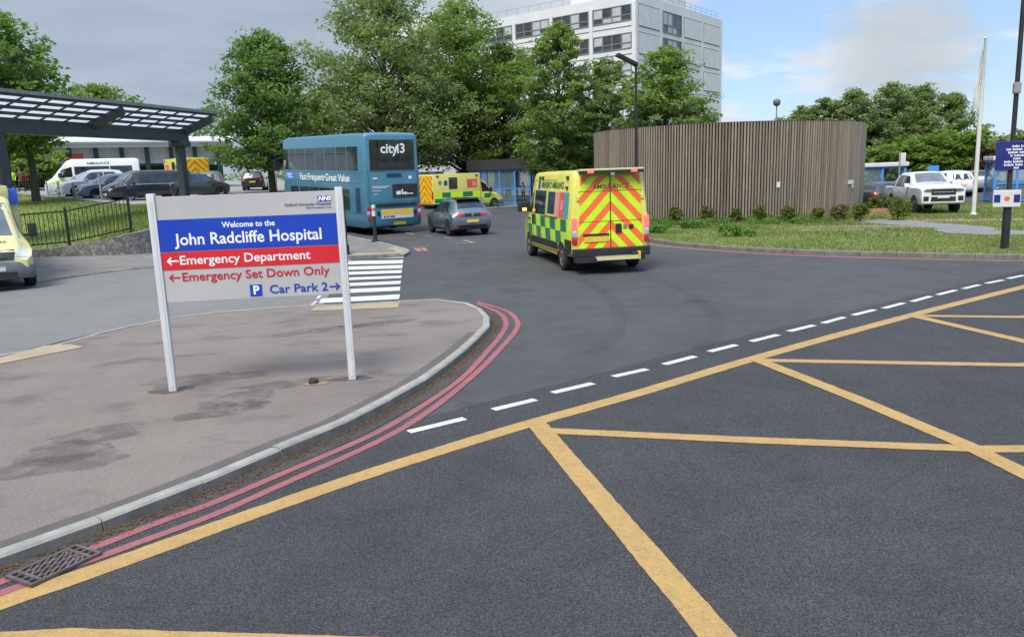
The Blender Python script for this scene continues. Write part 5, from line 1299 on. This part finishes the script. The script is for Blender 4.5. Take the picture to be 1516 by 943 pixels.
for sd in (-1, 1):
    mb = MB(); L.patch(mb, 'front', rect(sd*.6, sd*.82, .58, .78), 1, 4, 3, .014); mb.build('fog_lamp', 'black', t)
    mb = MB(); mb.bar((sd*.68, 1.62, 1.62), (sd*.7, .7, 1.2), .06, .06); mb.build('sports_bar', 'cwhite', t)
mb = MB(); L.patch(mb, 'front', rect(-.42, .42, .94, .99), 1, 5, 1, .022); mb.build('badge_bar', 'chrome', t)
mb = MB(); mb.box((0, 2.7, .5), (1.5, 4.6, .2)); mb.build('chassis', 'under', t)
# --- parked vehicles, shared kinds
suv = [(0, .5, .85, 1.0, .8, .83, .7), (.08, .38, .95, 1.15, .87, .91, .76), (.3, .3, 1.0, 1.5, .88, .93, .66), (.5, .3, 1.02, 1.64, .88, .93, .64), (1.4, .28, 1.02, 1.7, .88, .93, .64), (2.4, .28, 1.0, 1.66, .88, .93, .64), (2.85, .28, .99, 1.5, .88, .93, .63), (3.5, .28, .98, 1.08, .88, .92, .76), (4.2, .28, .9, .97, .86, .89, .7), (4.42, .34, .8, .85, .78, .8, .6), (4.5, .45, .7, .74, .68, .7, .5)]
mpv = [(0, .5, .95, 1.7, .86, .88, .68), (.08, .4, 1.05, 1.88, .92, .94, .76), (.3, .34, 1.08, 1.93, .94, .96, .8), (3.2, .3, 1.06, 1.94, .94, .96, .8), (3.6, .3, 1.05, 1.82, .94, .95, .76), (4.15, .3, 1.0, 1.3, .92, .94, .76), (4.75, .3, .9, 1.05, .88, .9, .7), (4.95, .36, .78, .86, .78, .8, .6), (5.0, .45, .7, .75, .7, .72, .5)]
big = [(0, .5, 1.3, 2.42, .94, .96, .80), (.06, .45, 1.3, 2.5, .98, 1.0, .86), (.3, .42, 1.3, 2.55, .99, 1.01, .9), (4.2, .38, 1.3, 2.55, .99, 1.01, .88), (4.55, .38, 1.3, 2.42, .99, 1.0, .82), (5.15, .36, 1.22, 1.75, .98, .99, .76), (5.5, .35, 1.1, 1.32, .97, .98, .74), (5.85, .32, .95, 1.1, .93, .94, .7), (6.0, .35, .8, .9, .84, .85, .6)]
def std(kind, label, cat, p, h, paint, name=None, z=None, group='parked vehicles'):
    z = PZ(p.x, p.y) if z is None else z
    if kind == 'hatch':
        return vehicle(name or 'parked_car', label, cat, (p.x, p.y, z), h, hk, paint, .32, .2, (.78, 3.45), 1.56, side=([(.72, 1.02), (1.62, 1.0), (1.62, 1.43), (.95, 1.43)], [(1.68, 1.0), (2.95, .98), (2.5, 1.4), (1.68, 1.43)]), wind=(3.4, 2.55, .68, .55), rear=('top', [(-.6, .19), (.6, .19), (.5, .53), (-.5, .53)]), tail=([(.5, .8), (.8, .82), (.8, .98), (.5, .95)],), headl=([(.35, .6), (.7, .6), (.7, .76), (.35, .72)],), plate=('front', .42, .5), mirror=(.98, 2.75, 1.02, .9), grille=([(-.3, .55), (.3, .55), (.3, .63), (-.3, .63)],), group=group)
    if kind == 'suv':
        return vehicle(name or 'parked_car', label, cat, (p.x, p.y, z), h, suv, paint, .36, .23, (.85, 3.6), 1.6, side=([(.55, 1.06), (1.75, 1.05), (1.75, 1.55), (.7, 1.53)], [(1.82, 1.05), (3.1, 1.03), (2.65, 1.5), (1.82, 1.55)]), wind=(3.45, 2.7, .7, .58), rear=('rear', [(-.62, 1.12), (.62, 1.12), (.5, 1.5), (-.5, 1.5)]), tail=([(.6, .86), (.82, .86), (.8, 1.06), (.62, 1.06)],), headl=([(.4, .7), (.72, .7), (.72, .84), (.4, .8)],), plate=('rear', .72, .5), mirror=(1.0, 2.95, 1.1, .95), group=group)
    if kind == 'mpv':
        return vehicle(name or 'people_carrier', label, cat, (p.x, p.y, z), h, mpv, paint, .34, .21, (.95, 4.0), 1.64, side=([(.4, 1.14), (1.5, 1.14), (1.5, 1.72), (.5, 1.72)], [(1.58, 1.14), (2.75, 1.14), (2.75, 1.72), (1.58, 1.72)], [(2.83, 1.14), (4.0, 1.1), (3.5, 1.66), (2.83, 1.72)]), wind=(4.1, 3.55, .74, .68), rear=('rear', [(-.66, 1.2), (.66, 1.2), (.6, 1.68), (-.6, 1.68)]), tail=([(.72, .9), (.85, .9), (.78, 1.4), (.7, 1.4)],), headl=([(.45, .72), (.74, .72), (.74, .88), (.45, .84)],), plate=('front', .45, .5), mirror=(1.05, 3.75, 1.15, 1.1), grille=([(-.4, .6), (.4, .6), (.42, .72), (-.42, .72)],), lower=(.32, .42), group=group)
    return vehicle(name or 'white_van', label, cat, (p.x, p.y, z), h, big, paint, .35, .22, (1.0, 5.0), 1.76, side=([(.5, 1.5), (1.9, 1.5), (1.9, 2.05), (.5, 2.05)], [(1.95, 1.5), (4.1, 1.5), (4.1, 2.05), (1.95, 2.05)], [(4.25, 1.36), (5.25, 1.34), (4.92, 1.85), (4.25, 2.05)]), wind=(5.42, 4.62, .74, .7), headl=([(.5, .82), (.82, .82), (.82, 1.04), (.5, 1.0)],), grille=([(-.45, .6), (.45, .6), (.45, .84), (-.45, .84)],), plate=('front', .45, .5), mirror=(1.14, 5.0, 1.5, 1.6), tail=([(.84, .9), (.94, .9), (.9, 1.4), (.83, 1.4)],), lower=(.4, .55), group=group)
def fromfront(fx, Y, h, Ln):
    h = Vector(h).normalized(); q = xz(fx, Y); return Vector((q.x-h.x*Ln, q.y-h.y*Ln, 0)), h
p, h = fromfront(76, 55, (-.89, -.45), 6.0); t, L = std('big', 'white patient transport van with lime bonnet parked under the canopy line', 'van', p, h, 'cwhite', name='patient_transport_van')
mb = MB(); L.patch(mb, 'top', [(-.72, 5.55), (.72, 5.55), (.6, 5.9), (-.6, 5.9)], 1, 6, 4, .008); mb.build('bonnet_panel', 'lime', t)
for sd in (-1, 1):
    mb = MB(); L.patch(mb, 'side', rect(4.4, 5.6, .95, 1.15), sd, 4, 2, .008); L.patch(mb, 'side', rect(3.2, 4.3, .75, 1.0), sd, 4, 2, .008, m=1); mb.build('livery_panel', ['lime', 'green'], t)
    mb = MB(); stext(mb, L, 'side', 'AMBULANCE', 2.6, 2.25, .24, sd, 0, .01, bold=.004); mb.build('lettering', 'tgreen', t)
mb = MB(); mb.box((0, 4.2, 2.6), (1.0, .25, .1), ch=.03); mb.build('beacon', 'redlens', t)
p, h = fromfront(95, 52, (-.74, -.67), 4.26); t, L = std('hatch', 'white hatchback with lime stripe parked beside the white van', 'car', p, h, 'cwhite'); t.scale = (1, 1, 1.14)
for sd in (-1, 1):
    mb = MB(); L.patch(mb, 'side', rect(1.2, 2.8, .62, .82), sd, 5, 2, .008); mb.build('livery_stripe', 'lime', t)
p, h = fromfront(122, 49.3, (-.72, -.69), 4.26); std('hatch', 'blue grey hatchback parked between the white and the black vehicles', 'car', p, h, 'cblue')
p, h = fromfront(163, 46.6, (-.66, -.75), 5.0); t, L = std('mpv', 'black people carrier parked nearest the railing', 'van', p, h, 'cblack'); t.scale = (1, 1, .92)
for sd in (-1, 1):
    mb = MB(); L.patch(mb, 'side', rect(.5, 4.2, 1.06, 1.1), sd, 8, 1, .014); mb.build('belt_trim', 'chrome', t)
p = xz(246, 49); std('hatch', 'dark grey car partly behind the canopy post', 'car', p, Vector((.62, .78)), 'cgrey')
p = xz(316, 56); std('suv', 'green grey estate car below the chevron ambulance', 'car', p, Vector((-.3, .95)), 'cgreen')
p = xz(378, 67); std('suv', 'black car seen from behind beside the bus front', 'car', p, Vector((-.2, .98)), 'cblack')
p = xz(1276, 42.5); t, L = std('hatch', 'low dark saloon parked between the drum and the pickup', 'car', p, Vector((.86, .5)), 'cgrey', z=0); t.scale = (1, 1.05, .88)
p = xz(1424, 51); std('suv', 'white car with dark rear window parked right of the pickup', 'car', p, Vector((.1, .99)), 'cwhite', z=0)
p = xz(1452, 57); std('hatch', 'silver car parked beside the white car near the flagpole', 'car', p, Vector((.3, .95)), 'csilver', z=0)
p, h = fromfront(1448, 61, (-.9, .3), 6.0); std('big', 'white van parked beyond the flagpole', 'van', p, h, 'cwhite', z=0)
# ------------------------------------------------------------------ people
p = xz(41, 60); person('person in a dark plum jacket walking on the car park path', (p.x, p.y, PZ(p.x, p.y)+.03), R(150), 'cl_plum', 'cl_dark')
p = xz(28, 61); person('person in a lime hi-vis vest standing behind the ambulance roof', (p.x, p.y, PZ(p.x, p.y)+.0), R(200), 'cl_hi', 'cl_dark', stride=.05)
p = xz(49, 64); person('person in a dark red top standing further back on the car park', (p.x, p.y, PZ(p.x, p.y)+.0), R(170), 'cl_red', 'cl_dark', stride=.05)
p = xz(787, 65); person('person in dark clothes standing at the right end of the blue shelter', (p.x, p.y, .1), R(120), 'cl_dark', 'cl_dark', stride=.06)
p = xz(775, 68); person('person in a tan coat waiting inside the blue shelter', (p.x, p.y, .1), R(190), 'cl_tan', 'cl_dark', stride=.05)
# ------------------------------------------------------------------ trees and planting
def tr(px_, Y, z, ytop, **k):
    h = atY(px_, ytop, Y).z-z; p = xz(px_, Y, z+h*.55)
    return tree(loc=(p.x, p.y, z), h=h, **k)
G1 = 'trees along the hospital road'
tr(393, 60, 1.9, 47, label='dark green conical tree standing alone left of the bus', rad=4.7, base=.17, mat='leafB', seed=21, shape='egg', leaf=.27, group=G1, dens=1.05)
tr(568, 63, .4, -22, label='tall spreading pale green tree directly above the bus, tallest of the row', rad=7.0, base=.2, mat='leafC', seed=22, shape='wide', leaf=.26, group=G1, dens=1.0)
tr(682, 70, .1, -4, label='broad tree with leaning crown above the box ambulance', rad=5.4, base=.2, mat='leafA', seed=23, shape='wide', leaf=.26, group=G1, dens=1.0)
tr(748, 70, .1, 62, label='bushy tree with visible trunk over the blue shelter', rad=4.2, base=.24, mat='leafA', seed=24, shape='egg', leaf=.25, group=G1)
tr(828, 61, .1, 34, label='tall narrow tree rising in front of the white hospital block', rad=3.2, base=.18, mat='leafD' if False else 'leafA', seed=25, shape='egg', leaf=.25, group=G1, dens=.9)
tr(893, 64, .1, 88, label='medium tree between the narrow tree and the street lamp', rad=3.2, base=.12, mat='leafC', seed=26, shape='round', leaf=.25, group=G1)
tr(985, 58, .1, 72, label='rounded tree peeping over the left half of the timber drum', rad=3.7, base=.2, mat='leafA', seed=27, shape='egg', leaf=.24, group=G1, dens=1.15)
tr(845, 70, .1, 170, label='low dark tree filling the gap beside the drum', rad=4.2, base=.1, mat='leafB', seed=28, shape='round', leaf=.27, group=G1)
tr(470, 72, 1.5, 135, label='leafy tree peeking out behind the front of the bus', rad=4.2, base=.15, mat='leafC', seed=29, shape='round', leaf=.27, group=G1)
tr(-6, 46, 2.2, 8, label='ragged drooping tree at the far left edge behind the canopy', rad=4.0, base=.3, mat='leafB', seed=31, shape='wide', leaf=.3, group='trees behind the car park', dens=.95)
tr(150, 100, 2, 124, label='light green rounded tree top above the steel canopy', rad=6.2, base=.2, mat='leafD', seed=32, shape='wide', leaf=.42, group='trees behind the car park')
tr(42, 66, 2.4, 205, label='small bushy tree under the left end of the canopy', rad=2.8, base=.15, mat='leafA', seed=33, shape='round', leaf=.3, group='trees behind the car park')
q = xz(61, 47.5); t_ = thing('tree_trunk', 'bare grey trunk standing at the end of the bollard row', 'tree', (q.x, q.y, PZ(q.x, q.y)))
MB().tube([(0, 0, -.1), (.05, 0, 1.6), (-.05, 0, 3.6), (.1, .05, 4.6)], [.26, .2, .17, .12], 10).build('trunk', 'bark', t_, smooth=60)
leaf_cloud('crown', [(rnd.uniform(-1.2, 1.6), rnd.uniform(-1, 1), 3.2+rnd.uniform(-.4, 1.6)) for _ in range(26)], [.55]*26, 50, .24, 'leafD', t_, seed=9)
G2 = 'tall trees beyond the right car park'
for i, (px_, Y, yt, rad, lab, mt, sh, ba) in enumerate(((1185, 95, 158, 3.2, 'lowest of the tall trees, just right of the small lamp post', 'leafC', 'round', .15), (1222, 94, 146, 3.4, 'second tall tree above the right part of the drum', 'leafC', 'egg', .15), (1262, 92, 132, 3.6, 'tall airy tree above the right rim of the drum', 'leafC', 'egg', .2), (1318, 90, 124, 4.3, 'highest airy tree above the pale roofed shelter', 'leafC', 'egg', .22), (1362, 91, 126, 4.2, 'dense tall tree behind the white pickup', 'leafC', 'egg', .2), (1408, 92, 138, 3.9, 'rightmost tall tree just left of the flagpole', 'leafC', 'egg', .22))):
    tr(px_, Y, 0, yt, label=lab, rad=rad, base=ba, mat=mt, seed=40+i, shape=sh, leaf=.3, group=G2, dens=.95)
G3 = 'bushy trees behind the parked cars'
for i, (px_, Y, yt, rad, lab, mt) in enumerate(((1308, 70, 212, 2.6, 'bushy olive tree behind the pale roofed shelter', 'leafA'), (1352, 68, 204, 2.9, 'broad bright bush tree behind the pickup cab', 'leafD'), (1402, 67, 196, 3.0, 'bright green bush tree left of the flagpole', 'leafD'), (1440, 66, 194, 2.6, 'bright green bush tree right behind the flagpole', 'leafD'), (1478, 64, 214, 2.3, 'copper purple tree beside the navy sign', 'leafE'), (1516, 70, 196, 3.0, 'dark olive tree behind the navy sign at the right edge', 'leafC'))):
    tr(px_, Y, 0, yt, label=lab, rad=rad, base=.06, mat=mt, seed=60+i, shape='round', leaf=.28, group=G3, dens=1.1)
# far wood closing the horizon
cen = []; rs = []
for k in range(420):
    a = R(-70+140*k/420); d = 210+rnd.uniform(0, 60); cen.append((d*math.sin(a), d*math.cos(a), rnd.uniform(0, 7))); rs.append(rnd.uniform(2.5, 4.5))
w_ = leaf_cloud('distant_wood', cen, rs, 60, 1.1, 'leafC', seed=77); tag(w_, 'distant belt of woodland closing the horizon behind everything', 'woodland', kind='stuff')
# clipped shrubs beside the drum
SH = [((1000, 331), .4, 'leafF', 'clipped shrub nearest the ambulance in the row along the drum'), ((1047, 330), .4, 'leafF', 'ragged shrub in weeds, second from the ambulance along the drum'), ((1089, 329), .34, 'leafF', 'thin shrub third from the ambulance along the drum'), ((1124, 329), .38, 'leafF', 'upright dark shrub at the middle of the drum front'), ((1167, 329), .37, 'leafF', 'rounded shrub fourth from the timber planter along the drum'), ((1210, 327), .32, 'leafF', 'small shrub third from the timber planter along the drum'), ((1242, 328), .41, 'leafG', 'shrub with bleached straw coloured top by the drum'), ((1273, 328), .42, 'leafF', 'round shrub at the left end of the timber planter'), ((1281, 314), .36, 'leafF', 'small shrub behind the planter at the right rim of the drum'), ((1296, 317), .42, 'leafF', 'round shrub standing just behind the timber planter'), ((1318, 317), .42, 'leafF', 'shrub behind the pair at the right end of the planter'), ((1329, 326), .46, 'leafF', 'plump shrub at the right end of the timber planter'), ((1338, 320), .36, 'leafF', 'shrub closest to the front wheel of the white pickup')]
for i, ((a, b), r_, mt, lab) in enumerate(SH):
    p = at(a, b, .11)
    d = Vector((p.x-DC.x, p.y-DC.y, 0))
    if d.length < DR+r_+.1: d = d.normalized()*(DR+r_+.12); p = Vector((DC.x+d.x, DC.y+d.y, 0))
    shrub(lab, (p.x, p.y, .1), r_, mt, 80+i)
# grass blades and weeds
pts = []; hg = []
while len(pts) < 60000:
    y = 17+26*rnd.random()**1.2; x = rnd.uniform(3, 26)
    if not inpoly(x, y, GI): continue
    if (x-DC.x)**2+(y-DC.y)**2 < (DR+.1)**2: continue
    if min((q.x-x)**2+(q.y-y)**2 for q in wp) < .9: continue
    d = math.hypot(x-DC.x, y-DC.y)-DR
    nz_ = noise.noise(Vector((x*.5, y*.5, 3)))
    near = math.exp(-max(d, 0)/2.2)*(1 if x < 14 else .45)
    pts.append((x, y, .105)); hg.append(.06+.08*max(0, nz_)+.26*near*(.6+nz_))
g_ = tufts('grass', pts, hg, .012, 'blade', 5); tag(g_, 'rough grass blades covering the verge around the drum', 'grass', kind='stuff')
pts = []; hg = []
flat = [(BG[i][j], BG[i+1][j], BG[i][j+1], BG[i+1][j+1]) for i in range(12) for j in range(6, len(Wc)-7)]
for k in range(30000):
    a, b, c, d = flat[int(len(flat)*rnd.random())]
    u, v = rnd.random(), rnd.random(); p = a.lerp(b, u).lerp(c.lerp(d, u), v); pts.append(tuple(p)); hg.append(.09+.06*rnd.random())
g_ = tufts('bank_grass_blades', pts, hg, .016, 'blade', 6); tag(g_, 'grass blades covering the sloping bank behind the railings', 'grass', kind='stuff')
cen = []; rs = []
def onv(px_, py_): return at(px_, py_, .11)
for k in range(330):
    a = rnd.uniform(-2.45, -.6); rr = DR+.25+2.6*rnd.random()**1.6; x, y = DC.x+rr*math.cos(a), DC.y+rr*math.sin(a)
    if x > 13.5 and rnd.random() < .8: continue
    if not inpoly(x, y, GI): continue
    cen.append((x, y, .1+rnd.uniform(.02, .17))); rs.append(rnd.uniform(.12, .26))
w_ = leaf_cloud('weeds', cen, rs, 46, .085, 'weed', seed=14, flat=.8); tag(w_, 'leafy green weeds growing along the foot of the drum', 'weeds', kind='stuff')
for i, (a, b, s_, lab) in enumerate(((1090, 350, .5, 'large leafy weed clump between the drum and the kerb'), (972, 345, .4, 'leafy weed clump at the kerb corner beside the ambulance'), (1025, 338, .36, 'spreading weed clump below the second shrub'))):
    p = at(a, b, .11); t_ = thing('weed_clump', lab, 'plant', (p.x, p.y, .1))
    MB().tube([(0, 0, 0), (0, 0, s_*.8)], [.02, .008], 5).build('stem', 'weed', t_)
    leaf_cloud('leaves', [(rnd.gauss(0, s_*.6), rnd.gauss(0, s_*.4), s_*rnd.uniform(.15, .75)) for _ in range(26)], [s_*.3]*26, 26, .11, 'weed', t_, seed=90+i)
# ------------------------------------------------------------------ daylight
SUN_EL, SUN_AZ = R(55), R(205)          # compass-like: azimuth clockwise from +Y; sun behind and left of the camera
wd = bpy.data.worlds.new("World"); scene.world = wd; wd.use_nodes = True; nt = wd.node_tree
bg = nt.nodes["Background"]; bg.inputs[1].default_value = .1
sky = nt.nodes.new("ShaderNodeTexSky"); sky.sky_type = 'NISHITA'; sky.sun_disc = False; sky.sun_elevation = SUN_EL; sky.sun_rotation = SUN_AZ; sky.air_density = 1.0; sky.dust_density = .6; sky.ozone_density = 1.4
tc = nt.nodes.new("ShaderNodeTexCoord").outputs["Generated"]
sep = nt.nodes.new("ShaderNodeSeparateXYZ"); nt.links.new(tc, sep.inputs[0])
def mth(op, x, y=None):
    n = nt.nodes.new("ShaderNodeMath"); n.operation = op
    for i, v in enumerate((x, y)):
        if v is None: continue
        if hasattr(v, 'is_output'): nt.links.new(v, n.inputs[i])
        else: n.inputs[i].default_value = v
    return n.outputs[0]
zz = mth('MAXIMUM', mth('ADD', sep.outputs[2], .16), .05)
cmb = nt.nodes.new("ShaderNodeCombineXYZ"); nt.links.new(mth('DIVIDE', sep.outputs[0], zz), cmb.inputs[0]); nt.links.new(mth('DIVIDE', sep.outputs[1], zz), cmb.inputs[1])
cv = cmb.outputs[0]
n1 = tex(nt, .95, detail=9, rough=.55, vec=cv, sc3=(1, 1, 1)); n2 = tex(nt, 2.6, detail=8, rough=.6, vec=cv); n3 = tex(nt, .6, detail=3, vec=cv)
# overcast to the west (left), broken cloud to the east
west = ramp(nt, mth('ADD', mth('MULTIPLY', sep.outputs[0], .5), .5), [(.40, 1.0), (.66, .0)])
cover = mth('ADD', mth('ADD', n1, mth('MULTIPLY', west, .55)), 0)
mask = ramp(nt, cover, [(.54, .0), (.60, .7), (.72, .95)])
shade = ramp(nt, n2, [(.3, 0), (.7, 1)])
cl_w = mix(nt, shade, (3.5, 3.7, 3.95), (5.3, 5.4, 5.5)); cl_g = mix(nt, shade, (1.95, 2.28, 2.8), (2.4, 2.75, 3.3))
cl = mix(nt, west, cl_w, cl_g)
blue = mix(nt, .6, sky.outputs[0], (1.7, 2.75, 4.7))
zf_ = mth('ADD', 1.0, mth('MULTIPLY', mth('MAXIMUM', mth('SUBTRACT', sep.outputs[2], .36), 0), 2.2))
vm = nt.nodes.new('ShaderNodeVectorMath'); vm.operation = 'SCALE'; gd = atY(1335, 88, 100)-CAMP; gd.normalize()
vd = nt.nodes.new('ShaderNodeVectorMath'); vd.operation = 'DOT_PRODUCT'; nt.links.new(tc, vd.inputs[0]); vd.inputs[1].default_value = gd
gm = ramp(nt, mth('ADD', vd.outputs['Value'], mth('MULTIPLY', mth('SUBTRACT', n2, .5), .012)), [(.9958, 0), (.9982, .9)])     # one grey cumulus low in the east
nt.links.new(mix(nt, gm, mix(nt, mask, blue, cl), mix(nt, shade, (2.5, 2.75, 3.0), (3.3, 3.5, 3.7))), vm.inputs[0]); nt.links.new(zf_, vm.inputs['Scale'])      # overcast skies are brighter overhead
nt.links.new(vm.outputs[0], bg.inputs[0])
sl = bpy.data.lights.new("sun", 'SUN'); sl.energy = 2.3; sl.angle = R(28); sl.color = (1, .96, .9)
so = bpy.data.objects.new("sun", sl); COL.objects.link(so)
d = Vector((math.sin(SUN_AZ)*math.cos(SUN_EL), math.cos(SUN_AZ)*math.cos(SUN_EL), math.sin(SUN_EL)))
so.rotation_euler = (-d).to_track_quat('-Z', 'Y').to_euler(); so.location = d*50
vs = scene.view_settings; scene.display_settings.display_device = 'sRGB'; vs.view_transform = 'Standard'; vs.look = 'None'; vs.exposure = 0.95; vs.gamma = 1; vs.use_curve_mapping = False
scene.cycles.max_bounces = 6; scene.cycles.diffuse_bounces = 4; scene.cycles.glossy_bounces = 3; scene.cycles.transparent_max_bounces = 8; scene.cycles.transmission_bounces = 3
scene.cycles.use_denoising = True; scene.cycles.caustics_reflective = False; scene.cycles.caustics_refractive = False
